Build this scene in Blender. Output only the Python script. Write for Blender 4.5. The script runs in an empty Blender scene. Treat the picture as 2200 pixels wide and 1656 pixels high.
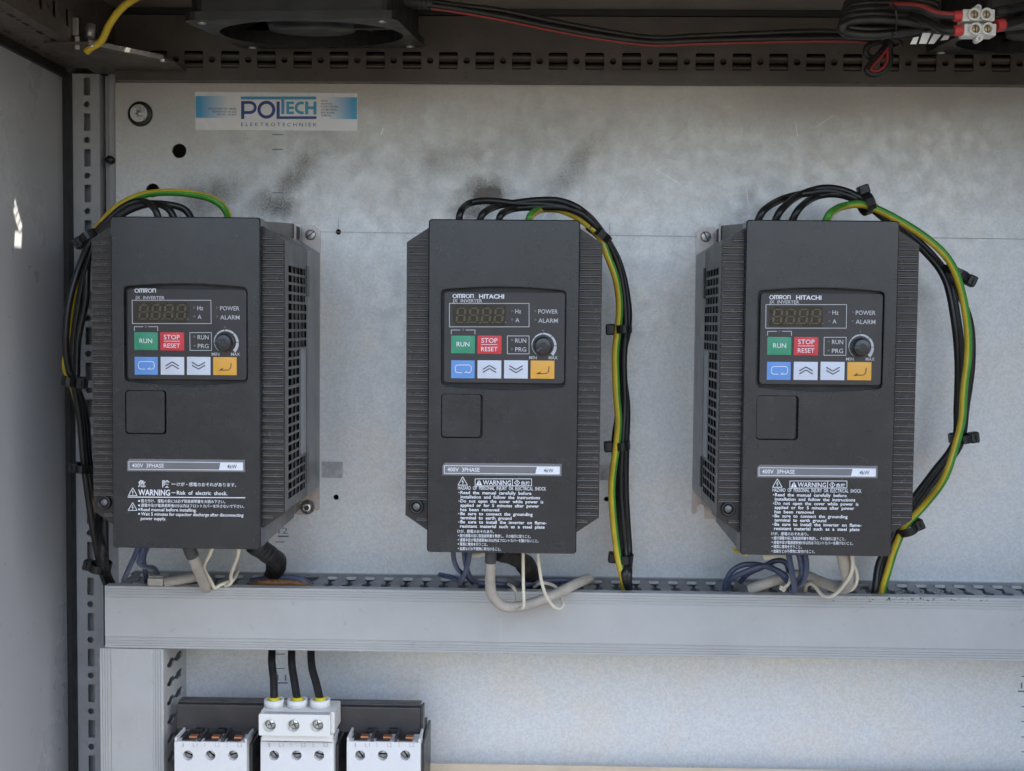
import bpy, bmesh, math, random
from mathutils import Vector, Matrix
from mathutils.geometry import delaunay_2d_cdt
random.seed(7)
R = math.radians
sc = bpy.context.scene
COL = sc.collection

# ------------------------------------------------------------------ camera
FPX, PW, PH = 2600.0, 2200.0, 1656.0        # focal length in photo pixels, photo size
CAM = Vector((0, -1.06, 0))                 # the mounting panel is the plane y = 0 (metres)
_v = Vector(((1155 - PW/2)/FPX, (PH/2 - 696)/FPX, -1)).normalized()    # world +Y seen from the camera
_u = Vector((math.sin(R(.60)), math.cos(R(.60)), 0))
_z = (_u - _v*_u.dot(_v)).normalized()
_x = _v.cross(_z)
RC = Matrix((_x, _v, _z))                   # camera -> world rotation
cam_d = bpy.data.cameras.new('camera')
cam_d.sensor_width = 36; cam_d.lens = 36*FPX/PW; cam_d.clip_start = .05; cam_d.clip_end = 300
cam = bpy.data.objects.new('camera', cam_d); COL.objects.link(cam)
cam.matrix_world = Matrix.Translation(CAM) @ RC.to_4x4()
sc.camera = cam

def at(px, py, Y=0.0):
    """point of the plane y = Y that a photo pixel shows"""
    d = RC @ Vector(((px - PW/2)/FPX, -(py - PH/2)/FPX, -1))
    return CAM + d*((Y - CAM.y)/d.y)

# ------------------------------------------------------------------ sky, sun, exposure
SUN_EL, SUN_AZ = 55.0, -12.0                # azimuth measured from +X towards the viewer (-Y); here the sun stands behind the cabinet
sun_dir = Vector((math.cos(R(SUN_EL))*math.cos(R(SUN_AZ)), -math.cos(R(SUN_EL))*math.sin(R(SUN_AZ)), math.sin(R(SUN_EL))))
world = bpy.data.worlds.new('World'); sc.world = world; world.use_nodes = True
wn = world.node_tree.nodes; wl = world.node_tree.links
sky = wn.new('ShaderNodeTexSky'); sky.sky_type = 'NISHITA'; sky.sun_disc = False
sky.sun_elevation = R(SUN_EL); sky.sun_rotation = math.atan2(sun_dir.x, sun_dir.y)
sky.air_density = 1.0; sky.dust_density = 5.5; sky.ozone_density = 0.0
wl.new(sky.outputs[0], wn['Background'].inputs[0]); wn['Background'].inputs[1].default_value = .15
sun_d = bpy.data.lights.new('sun', 'SUN'); sun_d.energy = 3.0; sun_d.angle = R(.5); sun_d.color = (1, .93, .82)
sun = bpy.data.objects.new('sun', sun_d); COL.objects.link(sun); sun.location = (3, -3, 3)
sun.rotation_euler = sun_dir.to_track_quat('Z', 'Y').to_euler()
sc.view_settings.view_transform = 'Standard'; sc.view_settings.look = 'None'
sc.view_settings.gamma = 1; sc.view_settings.use_curve_mapping = False
sc.view_settings.exposure = 2.58

# ------------------------------------------------------------------ materials
MATS = {}
def mat(name, col, rough=.5, metal=0., var=.08, vs=35, bump=0., bs=900, speck=0., ss=260, dust=0., dcol=(.16, .14, .12), ds=25,
        spec=.5, coat=0., scratch=0., rvar=.08):
    if name in MATS: return MATS[name]
    m = bpy.data.materials.new(name); m.use_nodes = True; MATS[name] = m
    nt = m.node_tree; n = nt.nodes; l = nt.links; b = n['Principled BSDF']
    b.inputs['Roughness'].default_value = rough; b.inputs['Metallic'].default_value = metal
    b.inputs['Specular IOR Level'].default_value = spec
    if coat: b.inputs['Coat Weight'].default_value = coat; b.inputs['Coat Roughness'].default_value = .15
    tc = n.new('ShaderNodeTexCoord'); oi = n.new('ShaderNodeObjectInfo')
    ad = n.new('ShaderNodeVectorMath'); ad.operation = 'MULTIPLY_ADD'
    l.new(oi.outputs['Random'], ad.inputs[0]); ad.inputs[1].default_value = (3, 5, 7); l.new(tc.outputs['Object'], ad.inputs[2])
    vec = ad.outputs[0]
    def noise(scale, detail=4, rg=.6):
        t = n.new('ShaderNodeTexNoise'); t.inputs['Scale'].default_value = scale
        t.inputs['Detail'].default_value = detail; t.inputs['Roughness'].default_value = rg
        l.new(vec, t.inputs['Vector']); return t.outputs['Fac']
    def ramp(src, a, c, lo=0., hi=1.):
        t = n.new('ShaderNodeMapRange'); t.inputs[1].default_value = a; t.inputs[2].default_value = c
        t.inputs[3].default_value = lo; t.inputs[4].default_value = hi
        l.new(src, t.inputs[0]); return t.outputs[0]
    def mix(fac, a, c):
        t = n.new('ShaderNodeMix'); t.data_type = 'RGBA'
        if isinstance(fac, float): t.inputs[0].default_value = fac
        else: l.new(fac, t.inputs[0])
        for s, i in ((a, 6), (c, 7)):
            if isinstance(s, tuple): t.inputs[i].default_value = (*s, 1)
            else: l.new(s, t.inputs[i])
        return t.outputs[2]
    k = lambda f: tuple(min(1, c*f) for c in col)
    out = mix(ramp(noise(vs), .3, .7), k(1-var), k(1+var))
    if dust: out = mix(ramp(noise(ds, 6, .7), .5-.25*dust, .85-.25*dust, 0, min(1, .35+dust*.5)), out, dcol)
    if speck: out = mix(ramp(noise(ss, 2), .66, .74, 0, abs(speck)), out, k(.35) if speck > 0 else k(2.4))
    if scratch:
        w = n.new('ShaderNodeTexNoise'); w.inputs['Scale'].default_value = 18; w.inputs['Detail'].default_value = 2
        mp = n.new('ShaderNodeMapping'); mp.inputs['Scale'].default_value = (14, 14, .7); mp.inputs['Rotation'].default_value = (0, .5, 0)
        l.new(vec, mp.inputs[0]); l.new(mp.outputs[0], w.inputs['Vector'])
        out = mix(ramp(w.outputs['Fac'], .72, .74, 0, scratch), out, k(1.6))
    l.new(out, b.inputs['Base Color'])
    l.new(ramp(noise(vs*1.7, 5), .3, .7, max(.03, rough-rvar), min(1, rough+rvar*1.2)), b.inputs['Roughness'])
    if bump:
        bn = n.new('ShaderNodeBump'); bn.inputs['Strength'].default_value = bump; bn.inputs['Distance'].default_value = .0006
        l.new(noise(bs, 2), bn.inputs['Height']); l.new(bn.outputs[0], b.inputs['Normal'])
    return m

DARK = mat('inverter_plastic', (.016, .017, .020), .24, var=.18, vs=22, bump=.14, bs=1500, dust=.08, dcol=(.045, .045, .047), ds=42, speck=-.2, ss=420, spec=.62, rvar=.05)
RIBM = mat('ribbed_plastic', (.085, .078, .074), .22, var=.10, vs=60, dust=.12, dcol=(.16, .13, .11), ds=60)
SIDE = mat('inverter_side_plastic', (.125, .125, .125), .42, var=.1, vs=25, dust=.25, dcol=(.15, .14, .13))
KEYM = mat('keypad_film', (.030, .027, .027), .36, var=.08, vs=40, bump=.3, bs=2200)
BLACK = mat('black_plastic', (.012, .012, .013), .45, var=.2, dust=.1, dcol=(.06, .05, .045))
VOID = mat('dark_interior', (.003, .003, .003), .9, var=.1, spec=.1)
SINK = mat('heat_sink_grey', (.30, .30, .30), .40, metal=.35, var=.08, dust=.2, dcol=(.2, .17, .14))
FLNG = mat('flange_zinc', (.52, .46, .43), .42, metal=.6, var=.12, vs=60, speck=.3)
ZINC = mat('bright_zinc', (.72, .72, .68), .28, metal=1, var=.08, vs=120, bump=.06, bs=800)
DULLZ = mat('dull_zinc', (.46, .45, .42), .38, metal=.8, var=.15, vs=200, bump=.1, bs=900)
POST = mat('grey_painted_steel', (.36, .365, .37), .38, var=.06, speck=.25, ss=160, dust=.1, dcol=(.16, .13, .1))
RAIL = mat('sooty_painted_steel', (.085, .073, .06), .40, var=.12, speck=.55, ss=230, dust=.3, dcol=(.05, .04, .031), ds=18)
WALL = mat('grey_wall_paint', (.36, .365, .375), .28, var=.025, vs=5, speck=.25, ss=120, bump=.12, bs=500, coat=.15, rvar=.015)
ROOF = mat('roof_paint', (.25, .215, .18), .45, var=.1, vs=12, speck=.3, dust=.2, dcol=(.07, .055, .045))
GASK = mat('rubber_gasket', (.012, .012, .013), .5)
DUCT = mat('duct_grey_plastic', (.43, .43, .415), .40, var=.045, vs=14, speck=.16, ss=110, dust=.14, dcol=(.36, .345, .325), ds=26, scratch=.12, rvar=.05)
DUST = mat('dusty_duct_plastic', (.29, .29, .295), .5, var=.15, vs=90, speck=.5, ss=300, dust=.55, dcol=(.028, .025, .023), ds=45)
WHITE = mat('breaker_white', (.70, .70, .69), .4, var=.03, speck=.08, ss=150)
CREAM = mat('terminal_cream', (.72, .72, .68), .42, var=.03, speck=.15, ss=200)
BUSB = mat('busbar_brown_black', (.045, .041, .04), .4, var=.12, dust=.25, dcol=(.09, .08, .075), ds=40)
COPPER = mat('copper', (.75, .33, .18), .35, metal=.9, var=.1)
WBLK = mat('black_wire', (.011, .011, .011), .36, var=.2, dust=.2, dcol=(.06, .05, .045), ds=60)
WYEL = mat('yellow_wire', (.62, .45, .03), .36, var=.15, vs=50, dust=.12, dcol=(.25, .16, .04), ds=70)
WGRN = mat('green_wire', (.065, .30, .03), .36, var=.15, vs=50, dust=.12, dcol=(.08, .12, .03), ds=70)
WBLU = mat('blue_wire', (.05, .068, .13), .38, var=.15, dust=.3, dcol=(.14, .13, .14), ds=70)
WGRY = mat('grey_cable', (.44, .40, .34), .48, var=.1, vs=60, speck=.35, ss=330, dust=.35, dcol=(.22, .18, .14), ds=50)
WWHT = mat('white_wire', (.72, .66, .52), .42, var=.08, vs=60, speck=.2, ss=330, dust=.15, dcol=(.4, .33, .24))
SLEEVE = mat('grey_heat_shrink', (.06, .06, .062), .5)
BRAID = mat('amber_braid', (.15, .068, .02), .45, var=.7, vs=420, bump=.8, bs=900)
CORR = mat('black_conduit', (.010, .009, .009), .5, var=.3, dust=.2, dcol=(.045, .026, .014), bump=.6, bs=500)
FAN = mat('fan_black', (.013, .012, .012), .40, var=.2, dust=.25, dcol=(.035, .029, .024), ds=30, spec=.35)
REDM = mat('red_insulation', (.27, .028, .024), .45, var=.12)
TIE = mat('black_nylon', (.012, .012, .012), .4)
INKW = mat('white_ink', (.74, .76, .80), .5, var=.05, vs=300)
INKL = mat('grey_ink', (.50, .51, .53), .5, var=.03)
INKG = mat('faint_grey_ink', (.42, .42, .43), .5, var=.03)
INKB = mat('dark_ink', (.05, .05, .06), .5, var=.03)
BLUEINK = mat('ruler_ink', (.13, .17, .23), .5, var=.1)
GRN = mat('green_key', (.04, .27, .15), .38, var=.04); RED = mat('red_key', (.60, .035, .045), .38, var=.04)
BLU = mat('blue_key', (.12, .29, .64), .38, var=.04); WKEY = mat('white_key', (.58, .62, .70), .38, var=.03)
ORG = mat('amber_key', (.70, .36, .05), .38, var=.04)
LED = mat('unlit_led', (.13, .125, .12), .3)
SEG = mat('unlit_segment', (.17, .16, .13), .4, var=.04)
LCD = mat('display_back', (.040, .035, .028), .3, var=.1)
LABEL = mat('silver_label', (.40, .40, .41), .35, metal=.3, var=.04)
PLATE = mat('rating_plate', (.17, .17, .18), .4, metal=.2, var=.04)
TAG = mat('side_label', (.36, .37, .39), .45, var=.05)
GLINE = mat('scribed_line', (.36, .37, .38), .6)
EARTH = mat('earth', (.040, .037, .031), .95, var=.3, vs=.6, speck=.2, ss=4)

def glass_mat():
    m = bpy.data.materials.new('display_window'); m.use_nodes = True
    b = m.node_tree.nodes['Principled BSDF']
    b.inputs['Base Color'].default_value = (.88, .85, .78, 1); b.inputs['Roughness'].default_value = .08
    b.inputs['Transmission Weight'].default_value = 1.0; b.inputs['IOR'].default_value = 1.25
    return m
GLASS = glass_mat()

# ------------------------------------------------------------------ mesh builder
WLOC = {}
class MB:
    def __init__(s): s.v = []; s.f = []; s.m = []; s.s = []
    def add(s, vs, fs, m=0, smooth=False):
        o = len(s.v); s.v += [tuple(v) for v in vs]
        s.f += [tuple(i+o for i in f) for f in fs]; s.m += [m]*len(fs); s.s += [smooth]*len(fs); return s
    def box(s, x0, x1, y0, y1, z0, z1, m=0, bev=0.):
        if x0 > x1: x0, x1 = x1, x0
        if y0 > y1: y0, y1 = y1, y0
        if z0 > z1: z0, z1 = z1, z0
        bm = bmesh.new(); bmesh.ops.create_cube(bm, size=1)
        for v in bm.verts: v.co = Vector(((x0+x1)/2 + v.co.x*(x1-x0), (y0+y1)/2 + v.co.y*(y1-y0), (z0+z1)/2 + v.co.z*(z1-z0)))
        if bev: bmesh.ops.bevel(bm, geom=bm.edges[:], offset=bev, segments=2, affect='EDGES', profile=.6)
        return s.bm(bm, m)
    def bm(s, bm, m=0, smooth=False, M=None):
        bm.verts.ensure_lookup_table()
        for i, v in enumerate(bm.verts): v.index = i
        s.add([(M @ v.co if M else v.co) for v in bm.verts], [[v.index for v in f.verts] for f in bm.faces], m, smooth); bm.free(); return s
    def prism(s, poly, a0, a1, axis='y', m=0, bev=0., smooth=False):
        """poly of (p,q) extruded along an axis: y -> (p, ., q), x -> (., p, q), z -> (p, q, .)"""
        def P(p, q, a): return {'y': (p, a, q), 'x': (a, p, q), 'z': (p, q, a)}[axis]
        n = len(poly); bm = bmesh.new()
        lo = [bm.verts.new(P(p, q, a0)) for p, q in poly]; hi = [bm.verts.new(P(p, q, a1)) for p, q in poly]
        bm.faces.new(lo); f1 = bm.faces.new(hi[::-1])
        for i in range(n): bm.faces.new((lo[i], hi[i], hi[(i+1) % n], lo[(i+1) % n]))
        bmesh.ops.recalc_face_normals(bm, faces=bm.faces[:])
        if bev:
            es = [e for e in bm.edges if all((v in lo) for v in e.verts) or all((v in hi) for v in e.verts)]
            bmesh.ops.bevel(bm, geom=es, offset=bev, segments=2, affect='EDGES', profile=.6)
        return s.bm(bm, m, smooth)
    def plate(s, outline, holes, a0, a1, axis='y', m=0, wall=None):
        """flat plate with real holes; outline and holes are lists of (p,q)"""
        def P(p, q, a): return {'y': (p, a, q), 'x': (a, p, q), 'z': (p, q, a)}[axis]
        co, ed, loops = [], [], [outline] + holes
        for L in loops:
            o = len(co); co += [Vector(p) for p in L]; ed += [(o+i, o+(i+1) % len(L)) for i in range(len(L))]
        V, E, F, _, _, _ = delaunay_2d_cdt(co, ed, [], 1, 1e-7)
        boxes = [(min(p for p, q in L), max(p for p, q in L), min(q for p, q in L), max(q for p, q in L), L) for L in holes]
        def solid(f):
            x = sum(V[i].x for i in f)/len(f); y = sum(V[i].y for i in f)/len(f)
            for a, b, c, d, L in boxes:
                if a < x < b and c < y < d:
                    ins = False
                    for i in range(len(L)):
                        (x0, y0), (x1, y1) = L[i-1], L[i]
                        if (y0 > y) != (y1 > y) and x < (x1-x0)*(y-y0)/(y1-y0)+x0: ins = not ins
                    if ins: return False
            return True
        F = [f for f in F if solid(f)]
        s.add([P(v.x, v.y, a0) for v in V], F, m)
        s.add([P(v.x, v.y, a1) for v in V], [f[::-1] for f in F], m)
        for L in loops:
            n = len(L)
            s.add([P(p, q, a0) for p, q in L] + [P(p, q, a1) for p, q in L], [(i, (i+1) % n, n+(i+1) % n, n+i) for i in range(n)], m if wall is None else wall)
        return s
    def flat(s, poly, Y, m=0):
        s.add([(p, Y, q) for p, q in poly], [list(range(len(poly)))], m); return s
    def lathe(s, prof, c, axis='y', seg=24, m=0, smooth=True, rot=0., caps=True):
        """prof of (r, a) turned about an axis through c"""
        vs, fs = [], []
        for r, a in prof:
            for i in range(seg):
                t = 2*math.pi*i/seg + rot; p, q = r*math.cos(t), r*math.sin(t)
                vs.append({'y': (c[0]+p, c[1]+a, c[2]+q), 'z': (c[0]+p, c[1]+q, c[2]+a), 'x': (c[0]+a, c[1]+p, c[2]+q)}[axis])
        for j in range(len(prof)-1):
            for i in range(seg): fs.append((j*seg+i, j*seg+(i+1) % seg, (j+1)*seg+(i+1) % seg, (j+1)*seg+i))
        if caps and prof[0][0] > 1e-6: fs.append(tuple(range(seg))[::-1])
        if caps and prof[-1][0] > 1e-6: fs.append(tuple((len(prof)-1)*seg+i for i in range(seg)))
        return s.add(vs, fs, m, smooth)
    def tube(s, pts, r, seg=10, m=(0,), twist=0., sub=7, rfun=None, flat=1., phase=0.):
        P = [Vector(p) for p in pts]; path = []
        ext = [P[0]*2-P[1]] + P + [P[-1]*2-P[-2]]
        for i in range(1, len(ext)-2):
            p0, p1, p2, p3 = ext[i-1:i+3]
            for k in range(sub):
                t = k/sub
                path.append(.5*((2*p1) + (p2-p0)*t + (2*p0-5*p1+4*p2-p3)*t*t + (3*p1-p0-3*p2+p3)*t**3))
        path.append(P[-1]); n = len(path); vs, fs, ms = [], [], []
        T = (path[1]-path[0]).normalized(); N = T.orthogonal().normalized()
        ref = Vector((0, -1, 0)); N = (ref - T*ref.dot(T)).normalized() if abs(ref.dot(T)) < .95 else N
        dist = 0.
        for i, p in enumerate(path):
            t2 = (path[min(i+1, n-1)] - path[max(i-1, 0)]).normalized()
            N = (N - t2*N.dot(t2)).normalized(); B = t2.cross(N)
            if i: dist += (p-path[i-1]).length
            rr = r*(rfun(i/(n-1), dist) if rfun else 1.)
            for k in range(seg):
                a = 2*math.pi*k/seg + twist*dist + phase
                vs.append(p + N*math.cos(a)*rr*flat + B*math.sin(a)*rr)
        for i in range(n-1):
            for k in range(seg): fs.append((i*seg+k, i*seg+(k+1) % seg, (i+1)*seg+(k+1) % seg, (i+1)*seg+k)); ms.append(m[k % len(m)])
        o = len(s.v); s.v += [tuple(v) for v in vs]; s.f += [tuple(q+o for q in f) for f in fs]; s.m += ms; s.s += [True]*len(fs)
        s.add(vs[:seg], [tuple(range(seg))[::-1]], m[0]); s.add(vs[-seg:], [tuple(range(seg))], m[0]); return s
    def mesh(s, name, mats):
        me = bpy.data.meshes.new(name)
        me.from_pydata(s.v, [], s.f)
        for q in (mats if isinstance(mats, (list, tuple)) else [mats]): me.materials.append(q)
        me.polygons.foreach_set('material_index', s.m); me.polygons.foreach_set('use_smooth', s.s); me.update()
        return me
    def build(s, name, mats, parent=None, label=None, cat=None, group=None, kind=None, recalc=True):
        xs = [v[0] for v in s.v]; ys = [v[1] for v in s.v]; zs = [v[2] for v in s.v]
        base = Vector(((min(xs)+max(xs))/2, (min(ys)+max(ys))/2, min(zs)))
        s.v = [(v[0]-base.x, v[1]-base.y, v[2]-base.z) for v in s.v]
        me = s.mesh(name, mats)
        if recalc:
            bm = bmesh.new(); bm.from_mesh(me); bmesh.ops.recalc_face_normals(bm, faces=bm.faces[:]); bm.to_mesh(me); bm.free()
        return put(name, me, base, parent, label, cat, group, kind)

def put(name, me, base, parent=None, label=None, cat=None, group=None, kind=None):
    o = bpy.data.objects.new(name, me); COL.objects.link(o)
    base = Vector(base); WLOC[o] = base
    o.location = base - WLOC[parent] if parent else base
    if parent: o.parent = parent
    return tag(o, label, cat, group, kind)
def tag(o, label=None, cat=None, group=None, kind=None):
    for k, v in (('label', label), ('category', cat), ('group', group), ('kind', kind)):
        if v: o[k] = v
    return o
def thing(name, base, label, cat, group=None):
    o = bpy.data.objects.new(name, None); COL.objects.link(o); o.empty_display_size = .02
    o.location = base; WLOC[o] = Vector(base); return tag(o, label, cat, group)
def kids(o): return [c for c in COL.objects if c.parent == o]
def copy_tree(o, parent=None, off=Vector((0, 0, 0))):
    c = o.copy(); COL.objects.link(c); WLOC[c] = WLOC[o] + off
    if parent: c.parent = parent
    else: c.location = WLOC[c]
    for k in kids(o): copy_tree(k, c, off)
    return c

def rrect(x0, x1, z0, z1, r, n=5):
    out = []
    for cx, cz, a in ((x1-r, z1-r, 0), (x0+r, z1-r, 90), (x0+r, z0+r, 180), (x1-r, z0+r, 270)):
        for i in range(n+1): t = R(a + 90*i/n); out.append((cx+r*math.cos(t), cz+r*math.sin(t)))
    return out
def circ(x, z, r, n=16): return [(x+r*math.cos(2*math.pi*i/n), z+r*math.sin(2*math.pi*i/n)) for i in range(n)]
def rect(x0, x1, z0, z1): return [(x0, z0), (x1, z0), (x1, z1), (x0, z1)]
def XZ(px, py, Y): p = at(px, py, Y); return (p.x, p.z)
def pr(x0, y0, x1, y1, Y):
    """photo rectangle -> (x0,x1,z0,z1) on plane Y, levelled"""
    a = at(x0, (y0+y1)/2, Y); b = at(x1, (y0+y1)/2, Y); c = at((x0+x1)/2, y0, Y); d = at((x0+x1)/2, y1, Y)
    return a.x, b.x, d.z, c.z

# ------------------------------------------------------------------ lettering
_fc = bpy.data.curves.new('lettering', 'FONT'); _fo = bpy.data.objects.new('lettering', _fc); COL.objects.link(_fo)
def _textmesh(body, bold=0., space=1.):
    _fc.body = body; _fc.size = 1; _fc.resolution_u = 2; _fc.offset = bold; _fc.space_character = space; _fc.fill_mode = 'FRONT'
    dg = bpy.context.evaluated_depsgraph_get(); _fo.update_tag(); dg.update()
    me = bpy.data.meshes.new_from_object(_fo.evaluated_get(dg))
    vs = [tuple(v.co) for v in me.vertices]; fs = [tuple(p.vertices) for p in me.polygons]; bpy.data.meshes.remove(me); return vs, fs
_v0, _ = _textmesh('H'); CAPH = max(v[1] for v in _v0) - min(v[1] for v in _v0)
def text(mb, body, px0, px1, base_py, cap_px, Y, m=0, bold=.0, cjk=False, space=1., off=Vector((0, 0, 0))):
    """writes body between two photo columns on the plane Y; base_py is the baseline of its first letter"""
    vs, fs = _textmesh(body, bold, space)
    if not vs: return
    x0 = min(v[0] for v in vs); x1 = max(v[0] for v in vs); y0 = min(v[1] for v in vs) if cjk else 0.
    A = at(px0, base_py, Y); B = at(px1, base_py, Y); C = at(px0, base_py-cap_px, Y)
    kx = (B.x-A.x)/(x1-x0); h = (max(v[1] for v in vs)-y0) if cjk else CAPH; kz = (C.z-A.z)/h
    mb.add([(A.x+(v[0]-x0)*kx+off.x, Y+off.y, A.z+(v[1]-y0)*kz+off.z) for v in vs], fs, m)
def line(mb, p, q, w, Y, m=0):
    """flat stroke between two photo points, w in photo pixels"""
    a = Vector(XZ(*p, Y)); b = Vector(XZ(*q, Y)); k = (Y-CAM.y)/FPX*w/2
    d = (b-a).normalized(); n = Vector((-d.y, d.x))*k
    mb.flat([tuple(a+n), tuple(b+n), tuple(b-n), tuple(a-n)], Y, m)
def poly(mb, pts, Y, m=0): mb.flat([XZ(*p, Y) for p in pts], Y, m)
def strokes(mb, pts, w, Y, m=0, closed=False):
    n = len(pts)
    for i in range(n if closed else n-1): line(mb, pts[i], pts[(i+1) % n], w, Y - .00001*(i % 3), m)
def frame(mb, x0, y0, x1, y1, w, Y, m=0):
    k = w/2
    for p, q in (((x0-k, y0), (x1+k, y0)), ((x0-k, y1), (x1+k, y1)), ((x0, y0+k), (x0, y1-k)), ((x1, y0+k), (x1, y1-k))): line(mb, p, q, w, Y, m)

# ================================================================== the enclosure
XW = -.4135                                       # left wall
ZC = .268                                         # ceiling
FRONT = -.46                                      # front opening of the cabinet
MB().box(-40, 40, -40, 40, -1.32, -1.30).build('ground', EARTH, kind='structure')
MB().box(XW-.003, XW, FRONT, .06, -.78, .30).build('wall_left', WALL, kind='structure')
MB().box(.60, .603, FRONT, .06, -.78, .30).build('wall_right', WALL, kind='structure')
MB().box(XW, .60, .060, .063, -.78, .30).build('wall_back', ROOF, kind='structure')
# unseen roof openings, added to throw the bright sun marks on the wall
def roof_hole(px, py):
    d = RC @ Vector(((px-PW/2)/FPX, -(py-PH/2)/FPX, -1)); w = CAM + d*((XW-CAM.x)/d.x)
    q = w + sun_dir*((ZC-w.z)/sun_dir.z); return q.x, q.y
sun_cuts = []
for qx, qy, ww in ((34, 437, .0032), (34, 455, .0050), (38, 472, .0058), (43, 488, .0050)):
    x, y = roof_hole(qx, qy); sun_cuts.append([(x-.0042, y), (x, y-ww), (x+.0042, y), (x, y+ww)])
x, y = roof_hole(39, 517); sun_cuts.append(rect(x-.0045, x+.0045, y-.0065, y+.0065))
MB().plate(rect(XW, .60, FRONT, .06), sun_cuts, ZC, ZC+.0012, 'z').build('ceiling', ROOF, kind='structure')
MB().box(XW, .60, FRONT, .06, -.783, -.780).build('floor', POST, kind='structure')

def panel_material():
    m = bpy.data.materials.new('galvanised_panel'); m.use_nodes = True; nt = m.node_tree; n = nt.nodes; l = nt.links
    b = n['Principled BSDF']; tc = n.new('ShaderNodeTexCoord'); geo = n.new('ShaderNodeNewGeometry'); pos = geo.outputs['Position']
    def noise(scale, detail=4, rg=.6, dist=0., sc3=None):
        t = n.new('ShaderNodeTexNoise'); t.inputs['Scale'].default_value = scale; t.inputs['Detail'].default_value = detail
        t.inputs['Roughness'].default_value = rg; t.inputs['Distortion'].default_value = dist
        if sc3:
            mp = n.new('ShaderNodeMapping'); mp.inputs['Scale'].default_value = sc3; l.new(pos, mp.inputs[0]); l.new(mp.outputs[0], t.inputs[0])
        else: l.new(pos, t.inputs[0])
        return t.outputs['Fac']
    def ramp(src, a, c, lo=0., hi=1.):
        t = n.new('ShaderNodeMapRange'); t.interpolation_type = 'SMOOTHSTEP'
        for i, q in enumerate((a, c, lo, hi)): t.inputs[i+1].default_value = q
        l.new(src, t.inputs[0]); return t.outputs[0]
    def math_(op, a, c):
        t = n.new('ShaderNodeMath'); t.operation = op
        for i, q in enumerate((a, c)):
            if isinstance(q, (int, float)): t.inputs[i].default_value = q
            else: l.new(q, t.inputs[i])
        return t.outputs[0]
    def mix(fac, a, c):
        t = n.new('ShaderNodeMix'); t.data_type = 'RGBA'; l.new(fac, t.inputs[0])
        for q, i in ((a, 6), (c, 7)):
            if isinstance(q, tuple): t.inputs[i].default_value = (*q, 1)
            else: l.new(q, t.inputs[i])
        return t.outputs[2]
    base = mix(ramp(noise(13, 7, .72), .45, .62), (.645, .66, .66), (.675, .655, .615))       # zinc with oxidised warm patches
    v = n.new('ShaderNodeTexVoronoi'); v.inputs['Scale'].default_value = 560; l.new(pos, v.inputs[0])
    sp = n.new('ShaderNodeSeparateColor'); l.new(v.outputs['Color'], sp.inputs[0])
    base = mix(ramp(sp.outputs[0], .0, 1., 0, .36), base, (.88, .90, .91))                # spangle
    base = mix(ramp(noise(190, 3, .7), .60, .72, 0, .28), base, (.36, .345, .32))
    base = mix(ramp(noise(55, 5, .7), .64, .78, 0, .28), base, (.36, .34, .31))
    base = mix(ramp(noise(520, 2), .70, .76, 0, .5), base, (.10, .09, .08))               # fly specks
    # soot left by the warm air that leaves the inverters: centre, half sizes, tilt, strength
    wob = math_('MULTIPLY', math_('SUBTRACT', noise(60, 7, .78), .5), 1.1)
    grain = ramp(noise(700, 5, .8), .36, .66)
    smp = n.new('ShaderNodeMapping'); smp.inputs['Rotation'].default_value = (0, R(40), 0); smp.inputs['Scale'].default_value = (70, 60, 16); l.new(pos, smp.inputs[0])
    stx = n.new('ShaderNodeTexNoise'); stx.inputs['Scale'].default_value = 1; stx.inputs['Detail'].default_value = 4; l.new(smp.outputs[0], stx.inputs[0])
    streak = ramp(stx.outputs['Fac'], .3, .7, .72, 1.2)
    tot = None
    for px, py, rx, ry, ang, st in ((450, 420, 105, 50, 20, .85), (640, 370, 40, 140, -38, .85), (590, 440, 70, 45, 0, .95), (1042, 418, 78, 52, 0, 1.0),
                                    (1010, 455, 60, 30, 0, .95), (960, 345, 140, 50, 12, .60), (1240, 350, 36, 150, -40, .72), (1170, 445, 50, 30, 0, .7), (1605, 435, 18, 60, -22, .55), (1052, 420, 48, 28, 0, 1.7), (1080, 330, 330, 125, 8, .30), (600, 330, 230, 115, -8, .26), (1290, 300, 60, 130, -48, .35),
                                    (1640, 455, 50, 25, 0, .55), (880, 420, 90, 90, 0, .35), (1150, 290, 200, 95, 20, .42), (700, 290, 130, 45, -20, .5),
                                    (712, 1005, 28, 16, 0, .45), (1308, 1012, 22, 24, 0, .35), (720, 900, 36, 250, 0, .12), (870, 1045, 40, 45, 0, .25)):
        c = at(px, py, 0); k = 1.06/FPX
        mp = n.new('ShaderNodeMapping'); mp.vector_type = 'TEXTURE'
        mp.inputs['Location'].default_value = c; mp.inputs['Rotation'].default_value = (0, R(-ang), 0)
        mp.inputs['Scale'].default_value = (rx*k, 1, ry*k); l.new(pos, mp.inputs[0])
        ln = n.new('ShaderNodeVectorMath'); ln.operation = 'LENGTH'; l.new(mp.outputs[0], ln.inputs[0])
        f = ramp(math_('ADD', ln.outputs['Value'], wob), 1.4, .05, 0, st)
        tot = f if tot is None else math_('MAXIMUM', tot, f)
    soot = math_('MULTIPLY', math_('MULTIPLY', tot, streak), math_('ADD', math_('MULTIPLY', grain, .55), math_('ADD', math_('MULTIPLY', tot, .50), .20)))
    base = mix(soot, base, (.055, .046, .036))
    # brown dirt film, stronger towards the top of the panel
    sx = n.new('ShaderNodeSeparateXYZ'); l.new(pos, sx.inputs[0])
    film = math_('MULTIPLY', ramp(math_('ADD', sx.outputs[2], math_('MULTIPLY', wob, .02)), .06, .22, 0, .75), ramp(noise(14, 5, .7), .25, .7, .88, 1.))
    base = mix(film, base, (.40, .36, .295))
    l.new(base, b.inputs['Base Color']); b.inputs['Metallic'].default_value = .30
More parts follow.
